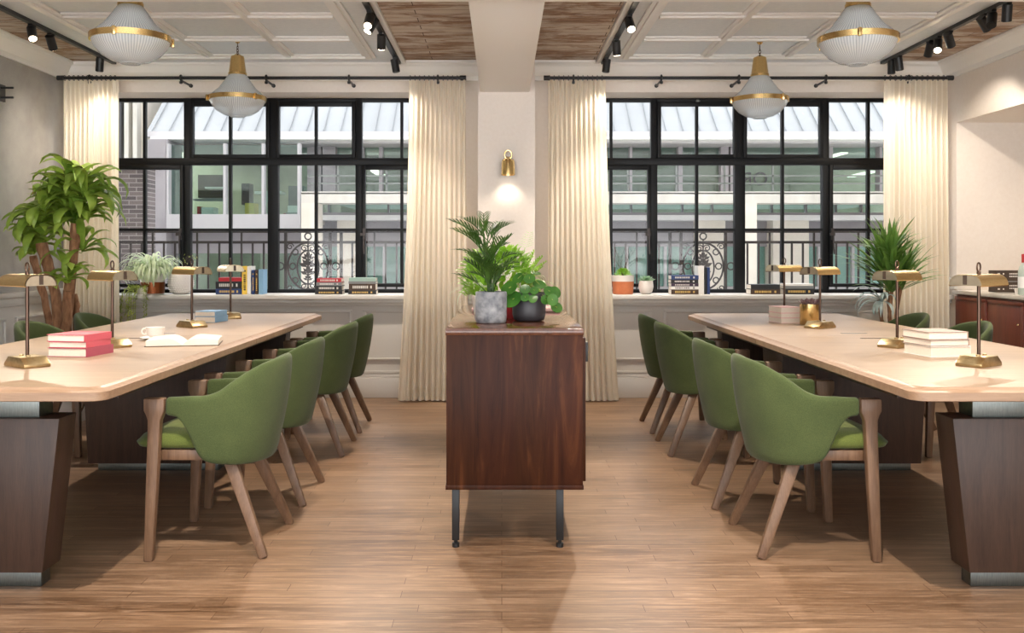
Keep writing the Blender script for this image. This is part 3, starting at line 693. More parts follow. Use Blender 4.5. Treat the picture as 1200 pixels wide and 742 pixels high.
# unseen spotlights: front track pair read from table shadows, the rest added for brightness
for nm_, (x, y, tg, pw) in zip(['left of the aisle', 'right of the aisle', 'left track by the cross beam', 'right track by the cross beam', 'by the left wall', 'by the right wall', 'above the aisle, left one', 'above the aisle, right one'], [(-0.835, 2.4, (-1.5, 3.8, 0.4), 2.1), (0.82, 2.4, (1.55, 3.8, 0.4), 2.1), (-0.835, 4.2, (-0.95, 7.6, 0.7), 0.9), (0.82, 4.2, (1.0, 7.6, 0.7), 0.9),
                     (-3.135, 3.6, (-2.0, 3.7, 0.7), 0.7), (3.08, 3.6, (2.0, 3.7, 0.7), 0.7), (-0.2, 2.2, (0.0, 3.6, 0.0), 0.5), (0.3, 2.2, (0.1, 3.9, 0.4), 0.35)]):
    h = thing('track_spotlight', 'unseen ceiling spotlight over the camera end of the room, %s' % nm_, 'spotlight', (x, y, ZC-0.005), group='black track spotlights out of view')
    c0 = Vector((0,0,-0.06)); d = (Vector(tg)-Vector((x, y, ZC-0.06))).normalized()
    MB().tube([(0,0,0), (0,0,-0.05)], 0.006, 8).build('mount', M['black'], h)
    MB().tube([c0-d*0.045, c0+d*0.055], 0.03, 20).build('barrel', M['black'], h, smooth=True)
    spot('spot_beam', tuple(c0+d*0.075), tuple(c0+d*2), SP*pw, 66, 0.5, parent=h)

# ------------------------------------------------------------------ pendants
def make_pendant():
    t = thing('pendant_lamp', '', 'pendant lamp', (0, 0, 0)); zr = 0    # ring level at origin
    Rr = 0.203
    ch = MB(); zc = 0.335; k = 0
    while zc < 0.385:
        ch.ring((0,0,zc), 0.008, 0.014, 0.0025, 'y' if k % 2 else 'x', 12, 5); zc += 0.02; k += 1
    ch.build('chain', M['bronze'], t, smooth=True)
    MB().lathe([(0.0, 0.332), (0.012, 0.33), (0.03, 0.318), (0.045, 0.312), (0.048, 0.30), (0.062, 0.195), (0.066, 0.19), (0.066, 0.175), (0.06, 0.172), (0.0, 0.17)], 32).build('brass_neck', M['brass'], t, smooth=True)
    MB().lathe([(0.060, 0.178), (0.072, 0.165), (0.095, 0.13), (0.135, 0.075), (0.170, 0.045), (0.185, 0.03), (0.197, 0.018)], 96, cap=False).build('upper_glass', M['prism'], t, smooth=True)
    MB().lathe([(0.199, -0.012), (0.185, -0.045), (0.150, -0.085), (0.10, -0.115), (0.055, -0.126), (0.05, -0.132), (0.035, -0.130), (0.001, -0.126)], 96, cap=False).build('glass_bowl', M['prism'], t, smooth=True)
    b = MB().lathe([(Rr-0.006, -0.014), (Rr+0.004, -0.014), (Rr+0.004, 0.018), (Rr-0.006, 0.018), (Rr-0.006, -0.014)], 64, cap=False).build('brass_ring', M['brass'], t, smooth=True)
    for a in (0.5, 2.6, 4.7):
        x, y = math.cos(a)*(Rr+0.01), math.sin(a)*(Rr+0.01)
        MB().box(x-0.009, x+0.009, y-0.009, y+0.009, -0.022, 0.022).build('clasp', M['brass'], b, bevel=0.003)
    MB().lathe([(0.0, 0.10), (0.03, 0.09), (0.045, 0.05), (0.03, 0.01), (0, 0)], 20).build('bulb', M['white_cer'], t, smooth=True)
    MB().tube([(0,0,0.38), (0,0,ZB-2.318)], 0.0035, 6).build('suspension_cord', M['bronze'], t)
    MB().lathe([(0.0, 0), (0.022, 0), (0.022, -0.006), (0.01, -0.02), (0, -0.02)], 24, (0,0,ZB-2.312)).build('ceiling_rose', M['brass'], t, smooth=True)
    return t
pend = make_pendant()
for i, (x, y, z, lab) in enumerate([(-1.97, 5.05, 2.328, 'large ribbed glass and brass pendant nearest the camera over the left table'), (-1.93, 6.95, 2.315, 'smaller looking ribbed glass pendant in front of the left window'),
                                 (1.89, 5.05, 2.322, 'large ribbed glass and brass pendant nearest the camera over the right table'), (1.885, 6.95, 2.305, 'smaller looking ribbed glass pendant in front of the right window')]):
    p = pend if i == 0 else copy_tree(pend)
    p.location = (x, y, z); p['label'] = lab; p['group'] = 'ribbed glass pendants'
    p.rotation_euler.z = i*0.9

# ------------------------------------------------------------------ tables
def table(cx, x0, x1, label):
    t = thing('communal_table', label, 'table', (cx, 5.05, 0))
    a, b = x0-cx, x1-cx; y0, ym, y1 = 3.13-5.05, 5.08-5.05, 6.97-5.05
    def outline(ya, yb, ins, cn, cf):
        L = [(a+ins, ya+(ins if cn else 0)), (b-ins, ya+(ins if cn else 0)), (b-ins, yb-(ins if cf else 0)), (a+ins, yb-(ins if cf else 0))]
        c = 0.055-ins*0.3; pts = []
        for k, (x, y) in enumerate(L):
            cut = cn if k < 2 else cf
            if not cut: pts.append((x, y)); continue
            sx = 1 if x > 0 else -1; sy = -1 if k < 2 else 1
            arc = []
            for q in range(5):
                an = q/4*PI/2; arc.append((x - sx*c + sx*c*math.sin(an), y - sy*c + sy*c*math.cos(an)))
            if (k == 0) or (k == 2): arc = arc[::-1]
            pts += arc
        return pts
    for nm, ya, yb, cn, cf in (('tabletop', y0, ym-0.002, True, False), ('tabletop', ym+0.002, y1, False, True)):
        rings = [[(x, y, z) for x, y in outline(ya, yb, ins, cn, cf)] for ins, z in ((0.006, 0.705), (0.0, 0.708), (0.0, 0.735), (0.006, 0.738), (0.020, 0.7395), (0.028, 0.744), (0.034, 0.750))]
        m = MB(); m.loft(rings, cap=False); n = len(rings[0]); m.add(rings[0], [tuple(range(n))[::-1]])
        o = m.build(nm, M['tableedge'], t, smooth=True, angle=25)
        MB().add(rings[-1], [tuple(range(n))]).add([(x, y, z-0.004) for x, y, z in rings[-1]], [tuple(range(n))[::-1]]).build('table_surface', M['tabletop'], o)
    # recessed dark under frame
    MB().box(a+0.12, b-0.12, y0+0.42, y1-0.12, 0.655, 0.705).build('under_frame', M['pedestal'], t)
    # near trestle, slab between steel plates
    MB().box(-0.24, 0.24, 3.385-5.05, 3.49-5.05, 0.61, 0.705).build('steel_plate', M['steel'], t, bevel=0.003)
    def slab(ht, hb, yf, yb, z0, z1): return MB().loft([[(-hb, yf, z0), (hb, yf, z0), (hb, yb, z0), (-hb, yb, z0)], [(-ht, yf, z1), (ht, yf, z1), (ht, yb, z1), (-ht, yb, z1)]])
    slab(0.322, 0.262, 3.36-5.05, 3.50-5.05, 0.065, 0.61).build('trestle_panel', M['pedestal'], t, bevel=0.003)
    MB().box(-0.235, 0.235, 3.41-5.05, 3.48-5.05, 0.0, 0.065).build('steel_foot', M['steel'], t, bevel=0.003)
    slab(0.395, 0.36, 5.16-5.05, 5.55-5.05, 0.05, 0.655).build('trestle_panel', M['pedestal'], t, bevel=0.003)
    MB().box(-0.33, 0.33, 5.22-5.05, 5.5-5.05, 0.0, 0.05).build('steel_foot', M['steel'], t, bevel=0.003)
    slab(0.39, 0.34, 6.60-5.05, 6.75-5.05, 0.05, 0.655).build('trestle_panel', M['pedestal'], t, bevel=0.003)
    MB().box(-0.31, 0.31, 6.63-5.05, 6.72-5.05, 0.0, 0.05).build('steel_foot', M['steel'], t, bevel=0.003)
    for yy in (4.93-5.05, 5.22-5.05):
        MB().box(-0.05, 0.09, yy, yy+0.022, 0.7495, 0.7515).build('cable_slot', M['steel'] if yy > 0 else M['bronze'], t)
    return t
table(-1.885, -2.46, -1.31, 'long pale oak communal table on dark trestles at left')
table(1.915, 1.355, 2.475, 'long pale oak communal table on dark trestles at right')

# ------------------------------------------------------------------ chairs
def make_chair():
    t = thing('armchair', '', 'chair')
    T = [(0,.150,.278,.630),(.10,.10,.279,.631),(.2,.05,.279,.634),(.3,-.005,.277,.635),(.4,-.06,.268,.652),(.5,-.11,.25,.688),(.6,-.165,.216,.722),(.72,-.215,.17,.748),(.86,-.262,.09,.765),(1,-.284,0,.771)]
    B = [(0,.150,.276,.566),(.10,.10,.275,.560),(.17,.062,.272,.50),(.25,.03,.266,.42),(.33,.0,.26,.384),(.45,-.055,.246,.37),(.58,-.115,.215,.362),(.72,-.165,.162,.358),(.86,-.2,.085,.356),(1,-.212,0,.355)]
    def interp(K, u):
        for i in range(len(K)-1):
            if u <= K[i+1][0]+1e-9:
                s = (u-K[i][0])/(K[i+1][0]-K[i][0])
                p0, p1, p2, p3 = K[max(i-1,0)], K[i], K[i+1], K[min(i+2,len(K)-1)]
                if i+2 > len(K)-1: p3 = (0, p1[1], -p1[2], p1[3])
                return tuple(0.5*((2*p1[c])+(-p0[c]+p2[c])*s+(2*p0[c]-5*p1[c]+4*p2[c]-p3[c])*s*s+(-p0[c]+3*p1[c]-3*p2[c]+p3[c])*s**3) for c in (1,2,3))
        return K[-1][1:]
    nu, nv = 22, 7; rows = []
    for i in range(-nu, nu+1):
        u = 1-abs(i)/nu; sg = -1 if i < 0 else 1
        tp, bt = interp(T, u), interp(B, u); col = []
        for j in range(nv+1):
            v = j/nv; x, y, z = [bt[c]+(tp[c]-bt[c])*v for c in range(3)]
            k = 1+0.05*math.sin(PI*v)*(u**1.5)
            col.append((x*k if x < 0 else x, sg*y*(1+0.02*math.sin(PI*v)*u), z))
        rows.append(col)
    n = nv+1
    # inner surface offset toward the seat centre, then closed
    def inner(p, u, v):
        x, y, z = p; th = 0.036*(0.8+0.2*u)
        d = Vector((x-0.15*(u > 0.3)*0-0.02, y, 0)); 
        return d
    me_rows = []
    for ii, col in enumerate(rows):
        i0, i1 = max(ii-1, 0), min(ii+1, len(rows)-1)
        ring = [Vector(c) for c in col]; inn = []
        for j in range(n):
            tv = Vector(rows[i1][j])-Vector(rows[i0][j]); tv.z = 0; tv.normalize(); nrm = Vector((-tv.y, tv.x, 0))
            if nrm.dot(Vector((0.06, 0, 0))-Vector((col[j][0], col[j][1], 0))) < 0: nrm = -nrm
            if abs(col[j][1]) > 0.22 and abs(nrm.y) > 0.6: nrm = Vector((nrm.x, -math.copysign(abs(nrm.y), col[j][1]), 0))
            inn.append(Vector(col[j])+nrm*0.036)
        topr = (ring[-1]+inn[-1])/2+Vector((0,0,0.008)); botr = (ring[0]+inn[0])/2-Vector((0,0,0.006))
        me_rows.append([botr]+ring+[topr]+inn[::-1])
    MB().loft(me_rows, cap=True).build('backrest', M['green'], t, smooth=True, sub=1)
    # seat cushion
    nx = 24; s = MB(); rr = []
    for (ins, z) in ((0.035, 0.425), (0.008, 0.432), (0.0, 0.447), (0.004, 0.463), (0.02, 0.480), (0.06, 0.492), (0.12, 0.499), (0.19, 0.502)):
        hx, hy, cx_ = 0.25-ins, 0.245-ins, 0.058; ring = []
        for k in range(40):
            a = 2*PI*k/40; e = 0.42
            x = cx_+hx*math.copysign(abs(math.cos(a))**e, math.cos(a)); y = hy*math.copysign(abs(math.sin(a))**e, math.sin(a))
            if x < cx_: y *= 1-0.22*((cx_-x)/0.235)**2
            zz = z + (0.006 if x < 0.2 else -0.01*(x-0.2)/0.07)*(1 if z > 0.45 else 0)
            ring.append((x, y, zz))
        rr.append(ring)
    s.loft(rr).build('seat', M['seat_lit'], t, smooth=True, angle=70)
    for sy in (-1, 1):
        # front leg with the arm cap grown from it
        m = MB(); yb, yt = sy*0.272, sy*0.262
        m.loft([[(x, y_, z) for x, y_ in ((cx0-w_/2, yc-d_/2), (cx0+w_/2, yc-d_/2), (cx0+w_/2, yc+d_/2), (cx0-w_/2, yc+d_/2))]
                for cx0, yc, w_, d_, z in ((0.212, yb, 0.036, 0.030, 0.0), (0.200, sy*0.267, 0.044, 0.036, 0.28), (0.193, yt, 0.048, 0.040, 0.48), (0.190, yt, 0.050, 0.042, 0.545), (0.189, yt, 0.066, 0.044, 0.568), (0.190, yt, 0.080, 0.044, 0.583), (0.190, yt, 0.082, 0.044, 0.632))])
        m.build('leg', M['chairwood'], t, bevel=0.007)
        m = MB().bar((-0.072, sy*0.162, 0.370), (-0.225, sy*0.235, 0.0), 0.050, 0.038, 0.034, 0.028)
        m.build('leg', M['chairwood'], t, bevel=0.006)
    MB().box(-0.04, 0.175, 0.205, 0.235, 0.383, 0.424).build('side_rail', M['chairwood'], t, bevel=0.003)
    MB().box(-0.04, 0.175, -0.235, -0.205, 0.383, 0.424).build('side_rail', M['chairwood'], t, bevel=0.003)
    MB().box(0.175, 0.205, -0.245, 0.245, 0.383, 0.424).build('front_rail', M['chairwood'], t, bevel=0.003)
    MB().box(-0.12, -0.095, -0.16, 0.16, 0.383, 0.424).build('rear_rail', M['chairwood'], t, bevel=0.003)
    return t
chair0 = make_chair()
CH_L = [(-1.156, 3.96, 180, 'green armchair nearest the camera on the aisle side of the left table'), (-1.160, 4.72, 180, 'second green armchair from the camera on the aisle side of the left table'),
        (-1.158, 5.80, 180, 'third green armchair from the camera on the aisle side of the left table'), (-1.160, 6.52, 180, 'green armchair nearest the window on the aisle side of the left table'),
        (1.236, 3.95, 0, 'green armchair nearest the camera on the aisle side of the right table'), (1.215, 4.66, 0, 'second green armchair from the camera on the aisle side of the right table'),
        (1.210, 5.80, 0, 'third green armchair from the camera on the aisle side of the right table'), (1.212, 6.50, 0, 'green armchair nearest the window on the aisle side of the right table'),
        (-2.68, 5.82, 0, 'green armchair across the left table, nearer of the two by the left wall'), (-2.68, 6.62, 0, 'green armchair across the left table, in front of the tall leafy plant trunk and curtain'),
        (2.70, 5.82, 180, 'green armchair across the right table, in front of the dark cabinet'), (2.68, 6.62, 180, 'green armchair across the right table, beside the spiky plant')]
for i, (x, y, rz, lab) in enumerate(CH_L):
    c = chair0 if i == 0 else copy_tree(chair0)
    c.location = (x, y, 0); c.rotation_euler = (0, 0, R(rz)); c['label'] = lab; c['group'] = 'green upholstered armchairs'
    if i in (0, 4): pass

# ------------------------------------------------------------------ sideboard
t = thing('sideboard', 'dark walnut sideboard on thin black legs standing in the centre aisle', 'sideboard', (0.052, 4.67, 0))
hx = 0.279; y0, y1 = 3.84-4.67, 5.5-4.67; zt, zb = 0.89, 0.238
MB().box(-hx, hx, y0, y1, zt-0.028, zt).build('top', M['veneer_top'], t, bevel=0.002)
MB().box(-hx+0.003, hx-0.003, y0+0.003, y1-0.003, zb+0.018, zt-0.028).build('carcass', M['veneer'], t, bevel=0.001)
MB().box(-hx, hx, y0, y1, zb, zb+0.018).build('base_board', M['veneer'], t, bevel=0.002)
for k in range(3):
    ya = y0+0.02+k*(y1-y0-0.04)/3; yb = ya+(y1-y0-0.04)/3-0.006
    d = MB().box(hx-0.004, hx+0.010, ya, yb, zb+0.03, zt-0.04).build('door', M['veneer'], t, bevel=0.002)
    MB().box(hx+0.010, hx+0.022, ya+0.03, ya+0.045, zt-0.14, zt-0.06).build('handle', M['black'], d, bevel=0.002)
for x in (-hx+0.040, hx-0.095):
    for y in (y0+0.03, y1-0.03):
        l_ = MB().box(x-0.015, x+0.015, y-0.015, y+0.015, 0.03, zb).build('leg', M['black'], t, bevel=0.002)
        MB().lathe([(0.007, 0.03), (0.007, 0.018), (0.015, 0.016), (0.015, 0.0), (0.0, 0.0)], 16, (x, y, 0)).build('levelling_foot', M['black'], l_, smooth=True)

# ------------------------------------------------------------------ reading lamps
def make_lamp():
    t = thing('reading_lamp', '', 'lamp')
    MB().polyY([(-0.085, 0), (0.085, 0), (0.085, 0.012), (0.050, 0.040), (-0.050, 0.040), (-0.085, 0.012)], -0.052, 0.052).build('base', M['brass_dark'], t, bevel=0.003)
    kn = MB()
    for x in (-0.028, 0.028): kn.lathe([(0.008, 0.040), (0.008, 0.046), (0.0, 0.047)], 12, (x, -0.01, 0))
    kn.build('switch', M['brass_dark'], t)
    MB().tube([(0,0,0.04), (0,0,0.345)], 0.007, 12).build('stem', M['bronze'], t, smooth=True)
    prof = [(-0.064, -0.032), (-0.062, -0.018), (-0.055, -0.004), (-0.042, 0.006), (-0.026, 0.011), (0.026, 0.011), (0.042, 0.006), (0.055, -0.004), (0.062, -0.018), (0.064, -0.032)]
    pin = [(y*0.93, z-0.004) for y, z in prof]
    m = MB(); L = 0.112; zc = 0.350
    ring = lambda x: [(x, y, zc+z) for y, z in prof]+[(x, y, zc+z) for y, z in pin[::-1]]
    m.loft([ring(-L), ring(L)])
    sh = m.build('shade', M['brass'], t, smooth=True, angle=30)
    for x in (-L, L-0.003):
        MB().polyX([(y*0.99, zc+z) for y, z in prof], x, x+0.003).build('end_cap', M['brass_lit'], sh)
        MB().box(x-0.001 if x < 0 else x+0.002, x+0.001 if x < 0 else x+0.004, -0.008, 0.008, zc-0.028, zc+0.008).build('slot', M['box_brown'], sh)
    MB().tube([(0,0,zc+0.010), (0,0,zc+0.022)], 0.008, 10).ring((0, 0, zc+0.038), 0.014, 0.018, 0.0035, 'y', 20).build('ring_handle', M['bronze'], t, smooth=True)
    return t
lamp0 = make_lamp()
for i, (x, y, rz, lab) in enumerate([(-1.865, 3.74, -38, 'brass reading lamp nearest the camera on the left table, beside the pink books'), (-1.842, 4.50, -38, 'second brass reading lamp on the left table, beside the open book'),
                                   (-1.85, 5.68, -38, 'third brass reading lamp on the left table, left of the blue books'), (-1.83, 6.42, -60, 'brass reading lamp farthest from the camera on the left table'),
                                   (1.885, 3.76, 38, 'brass reading lamp nearest the camera on the right table'), (1.870, 4.50, 38, 'second brass reading lamp on the right table, beside the white books'),
                                   (1.880, 5.62, 38, 'third brass reading lamp on the right table, beside the gold cup'), (1.915, 6.45, 30, 'brass reading lamp farthest from the camera on the right table')]):
    o = lamp0 if i == 0 else copy_tree(lamp0)
    o.location = (x, y, 0.75); o.rotation_euler = (0, 0, R(rz)); o['label'] = lab; o['group'] = 'brass reading lamps'

# ------------------------------------------------------------------ books
def book(loc, L, W, T, cover, label, group=None, rz=0, upright=False, marks=None, pages='paper'):
    """flat: spine along local x at -y side (facing the viewer at rz 0)"""
    t = thing('book', label, 'book', loc, rz, group)
    def place(mb):
        if upright: mb.v = [(z, y, x+L/2) for x, y, z in mb.v]
        return mb
    c = MB(); k = 0.0025
    c.box(-L/2, L/2, -W/2, W/2, 0, k).box(-L/2, L/2, -W/2, W/2, T-k, T).box(-L/2, L/2, -W/2, -W/2+k, k, T-k)
    place(c).build('cover', M[cover], t)
    place(MB().box(-L/2+0.004, L/2-0.004, -W/2+k, W/2-0.004, k, T-k)).build('pages', M[pages], t)
    if marks:
        m = MB(); x = -L*0.36; random.seed(int(abs(loc[0]*1000))+int(loc[2]*1000)); h = T*0.42
        while x < L*0.18:
            w_ = random.uniform(0.004, 0.012); m.box(x, x+w_, -W/2-0.0006, -W/2, T/2-h/2, T/2+h/2); x += w_+0.004
        m.box(L*0.30, L*0.36, -W/2-0.0006, -W/2, T/2-h/2, T/2+h/2)
        place(m).build('spine_print', M[marks], t)
    return t
def stack(x, y, z, items, group):
    for (L, W, T, cover, rz, dx, marks, lab) in items:
        book((x+dx, y, z), L, W, T, cover, lab, group, R(rz), marks=marks); z += T+0.0004
# on the tables: (pages towards the camera, spine to the side)
def tstack(x, y, z, items, group):
    for (L, W, T, cover, rz, dx, lab) in items:
        book((x+dx, y, z), L, W, T, cover, lab, group, R(rz)); z += T+0.0004
TT = 0.7502
tstack(-1.84, 4.16, TT, [(0.20, 0.185, 0.038, 'rose', 80, 0, 'thick rose hardback at the bottom of the pink stack'), (0.19, 0.175, 0.026, 'pink', 82, -0.003, 'pink hardback in the middle of the pink stack'),
                         (0.195, 0.18, 0.030, 'pink', 79, -0.005, 'pink hardback on top of the pink stack')], 'pink books on the left table')
tstack(-1.865, 6.12, TT, [(0.19, 0.135, 0.038, 'blue_cloth', 82, 0, 'lower of the two blue books on the left table'), (0.19, 0.135, 0.032, 'blue_cloth', 84, -0.005, 'upper of the two blue books on the left table')], 'blue books on the left table')
tstack(1.90, 4.16, TT, [(0.20, 0.19, 0.046, 'white_cover', 100, 0.0, 'thick white hardback at the bottom of the pale stack on the right table'), (0.20, 0.185, 0.027, 'taupe', 101, -0.005, 'taupe hardback in the middle of the pale stack on the right table'),
                        (0.20, 0.185, 0.033, 'taupe', 99, -0.008, 'taupe hardback on top of the pale stack on the right table')], 'pale books on the right table')
tstack(1.80, 6.06, TT, [(0.18, 0.135, 0.034, 'blush', 100, 0, 'blush book at the bottom of the small stack beside the gold cup'), (0.18, 0.135, 0.030, 'blush', 100, 0, 'blush book in the middle of the small stack beside the gold cup'),
                        (0.18, 0.135, 0.036, 'blush', 100, 0, 'blush book on top of the small stack beside the gold cup')], 'blush books on the right table')
ZSL = ZS+0.0085; YS = 7.92
stack((271-VX)*YS/FPX, YS, ZSL, [(0.215, 0.15, 0.045, 'navy', 0, 0, 'gold_print', 'navy book at the bottom of the stack beside the yellow book'), (0.21, 0.15, 0.060, 'black_cover', 0, -0.003, 'pale_print', 'thick black book under the red one on the left windowsill'),
     (0.19, 0.145, 0.032, 'red_cover', 0, 0.012, None, 'red book on top of the stack beside the yellow book')], 'books on the left windowsill')
for px, w_, h_, cv, mk, lab in [(290, 0.050, 0.232, 'yellow', 'box_brown', 'wide yellow book standing upright on the left windowsill'), (296.5, 0.034, 0.232, 'white_cover', None, 'pale book standing right behind the yellow one on the left windowsill'),
                            (299.5, 0.026, 0.20, 'navy', 'gold_print', 'dark blue book standing upright on the left windowsill'), (303.5, 0.024, 0.20, 'brown_cover', 'gold_print', 'narrow dark book standing upright on the left windowsill'), (308.5, 0.040, 0.205, 'sky', None, 'light blue book standing at the right end of the upright row')]:
    x = (px-VX)*YS/FPX
    if px == 296.5: x = (294.9-VX)*YS/FPX
    book((x-w_/2, YS, ZSL), h_, 0.15, w_*0.86, cv, lab, 'books on the left windowsill', 0, True, mk)
stack((387-VX)*YS/FPX, YS, ZSL, [(0.225, 0.15, 0.030, 'black_cover', 0, 0, 'gold_print', 'black book at the bottom of the stack with a red top on the left windowsill'), (0.22, 0.15, 0.040, 'black_cover', 0, 0.0, 'pale_print', 'black book with white title second from the bottom under the red one'),
     (0.21, 0.15, 0.028, 'grey_cover', 0, 0.003, 'pale_print', 'dark grey book just below the red one on the left windowsill'), (0.20, 0.15, 0.032, 'red_cover', 0, 0.004, 'pale_print', 'red book topping the stack in the middle of the left windowsill')], 'books on the left windowsill')
stack((426-VX)*YS/FPX, YS, ZSL, [(0.23, 0.15, 0.032, 'black_cover', 0, 0, 'gold_print', 'black book with gold title at the bottom of the stack nearest the curtain'), (0.22, 0.15, 0.054, 'brown_cover', 0, 0.0, 'pale_print', 'thick dark brown book in the stack nearest the curtain'),
     (0.225, 0.155, 0.020, 'grey_cover', 0, 0.0, None, 'thin grey book in the stack nearest the curtain'), (0.22, 0.15, 0.028, 'sage', 0, 0.0, None, 'sage green book topping the stack nearest the curtain')], 'books on the left windowsill')
stack((800.5-VX)*YS/FPX, YS, ZSL, [(0.225, 0.16, 0.040, 'brown_cover', 0, 0.0, 'gold_print', 'dark brown book at the bottom of the five book stack on the right windowsill'), (0.222, 0.16, 0.024, 'white_cover', 0, 0, 'box_brown', 'white book in the five book stack on the right windowsill'),
     (0.225, 0.155, 0.026, 'plum', 0, 0, 'pale_print', 'plum book in the middle of the five book stack'), (0.225, 0.155, 0.030, 'black_cover', 0, -0.002, 'pale_print', 'black book second from the top of the five book stack'),
     (0.225, 0.16, 0.034, 'navy', 0, 0, 'pale_print', 'navy book topping the five book stack on the right windowsill')], 'books on the right windowsill')
for px, w_, h_, cv, lab in [(819, 0.052, 0.235, 'white_cover', 'wide white book standing upright on the right windowsill'), (824, 0.022, 0.222, 'black_cover', 'thin dark book standing beside the white one'), (827.5, 0.024, 0.222, 'navy', 'dark blue book standing at the right of the upright white one')]:
    book(((px-VX)*YS/FPX-w_/2+0.006, YS, ZSL), h_, 0.15, w_*0.9, cv, lab, 'books on the right windowsill', 0, True)
stack((894-VX)*YS/FPX, YS, ZSL, [(0.245, 0.16, 0.042, 'brown_cover', 0, 0, 'gold_print', 'dark gold titled book at the bottom of the left low stack, right sill'), (0.24, 0.155, 0.038, 'black_cover', 0, 0.0, None, 'black book on top in the left one of the two low stacks')], 'books on the right windowsill')
stack((933-VX)*YS/FPX, YS, ZSL, [(0.25, 0.16, 0.046, 'black_cover', 0, 0, 'gold_print', 'black book at the bottom of the stack nearest the spiky plant'), (0.24, 0.16, 0.022, 'grey_cover', 0, 0.0, None, 'grey book in the middle of the stack nearest the spiky plant'),
     (0.235, 0.155, 0.018, 'white_cover', 0, 0.0, None, 'white book on top of the stack nearest the spiky plant')], 'books on the right windowsill')
# open book
t = thing('open_book', 'open book lying face up on the left table in front of the cup', 'book', (-1.545, 4.64, TT), R(12))
pg = MB()
for sg in (-1, 1):
    top = []; n = 8
    rings = []
    for k in range(n+1):
        u = k/n; x = sg*u*0.165; z = 0.004+0.038*(math.sin(min(1, u*2.2)*PI/2))*(1-0.45*u)
        rings.append([(x, -0.115, 0.003), (x, 0.115, 0.003), (x, 0.115, z+0.003), (x, -0.115, z+0.003)])
    pg.loft(rings)
pg.build('pages', M['paper'], t, smooth=True, angle=40)
MB().box(-0.17, 0.17, -0.118, 0.118, 0, 0.003).build('cover', M['brown_cover'], t)
# cup and saucer
t = thing('teacup', 'white teacup on the left table behind the open book', 'cup', (-1.77, 4.86, TT+0.012))
MB().lathe([(0.0, 0), (0.024, 0), (0.040, 0.012), (0.047, 0.052), (0.044, 0.052), (0.036, 0.015), (0.0, 0.008)], 32).build('cup_body', M['white_cer'], t, smooth=True)
MB().ring((-0.056, 0, 0.03), 0.013, 0.015, 0.004, 'y', 16).build('handle', M['white_cer'], t, smooth=True)
tag(MB().lathe([(0.0, 0), (0.035, 0), (0.075, 0.012), (0.074, 0.014), (0.034, 0.004), (0.0, 0.0035)], 32).build('saucer', M['white_cer'], smooth=True), 'white saucer under the teacup on the left table', 'saucer').location = (-1.77, 4.86, TT)

# ------------------------------------------------------------------ plants
def pot(t, prof, mat, seg=32, soil=None, bev=0):
    MB().lathe(prof, seg).build('pot', M[mat], t, smooth=True, angle=50)
    if soil: MB().lathe([(0, soil[1]-0.01), (soil[0], soil[1]-0.01), (soil[0], soil[1]), (0, soil[1]+0.004)], 24).build('soil', M['soil'], t)
# tall dracaena, left
D0 = 6.8; s0 = D0/FPX
t = thing('dracaena_plant', 'tall leafy corn plant with thick brown trunks in the left corner', 'plant', (-3.11, D0, 0)); ox = -3.11
pot(t, [(0.15, 0), (0.19, 0.35), (0.2, 0.36), (0.2, 0.40), (0.185, 0.40), (0.18, 0.36), (0.0, 0.36)], 'white_cer', soil=(0.18, 0.38))
def q(px, py, dy=0): v = P(px, py, D0+dy); return (v.x-ox, dy, v.z)
random.seed(11)
trunks = [([(76, 402), (80, 350), (86, 300), (89, 262)], 0.036, -0.03), ([(70, 402), (66, 350), (56, 310), (48, 285)], 0.038, 0.03), ([(62, 402), (52, 350), (44, 320), (39, 300)], 0.027, 0.09), ([(80, 402), (79, 370), (79, 341)], 0.030, -0.10), ([(92, 402), (90, 370), (86, 345)], 0.03, 0.04)]
for pts, r, dy in trunks:
    tw = []
    for k in range(12):
        u = k/11*(len(pts)-1); i = min(int(u), len(pts)-2); f = u-i
        x = pts[i][0]*(1-f)+pts[i+1][0]*f+random.uniform(-0.8, 0.8); y = pts[i][1]*(1-f)+pts[i+1][1]*f; tw.append(q(x, y, dy))
    tw.insert(0, (tw[0][0]*0.7, dy*0.7, 0.38))
    MB().tube(tw, [r*random.uniform(0.88, 1.12) for _ in tw], 12).build('trunk', M['bark'], t, smooth=True)
crowns = [((88, 256), 0.0, 32, 0.42, 0.08), ((92, 226), 0.0, 32, 0.46, 0.08), ((46, 268), 0.03, 30, 0.38, 0.08), ((84, 226), 0.02, 24, 0.32, 0.075), ((38, 290), 0.1, 18, 0.34, 0.075), ((80, 324), -0.12, 18, 0.22, 0.06), ((96, 290), 0.03, 16, 0.38, 0.06), ((100, 225), -0.1, 16, 0.42, 0.08), ((52, 245), -0.06, 20, 0.36, 0.08)]
for (cpx, cpy), dy, n, L, W in crowns:
    m = MB(); c = q(cpx, cpy, dy)
    for k in range(n):
        az = k*2.399+random.uniform(-0.2, 0.2); el = R(random.uniform(5, 78)) if n > 18 else R(random.uniform(0, 70))
        l = L*random.uniform(0.75, 1.12)
        xw = c[0]+ox+math.cos(az)*math.cos(el)*l
        if xw < XL+0.12: l *= max(0.45, 1-(XL+0.12-xw)/0.35)
        m.leaf((c[0], c[1], c[2]+random.uniform(-0.05, 0.07)), az, el, l, W*random.uniform(0.8, 1.1), random.uniform(0.8, 2.1), 8, 0.22)
    m.build('foliage', M['leaf'], t, smooth=True, angle=80)
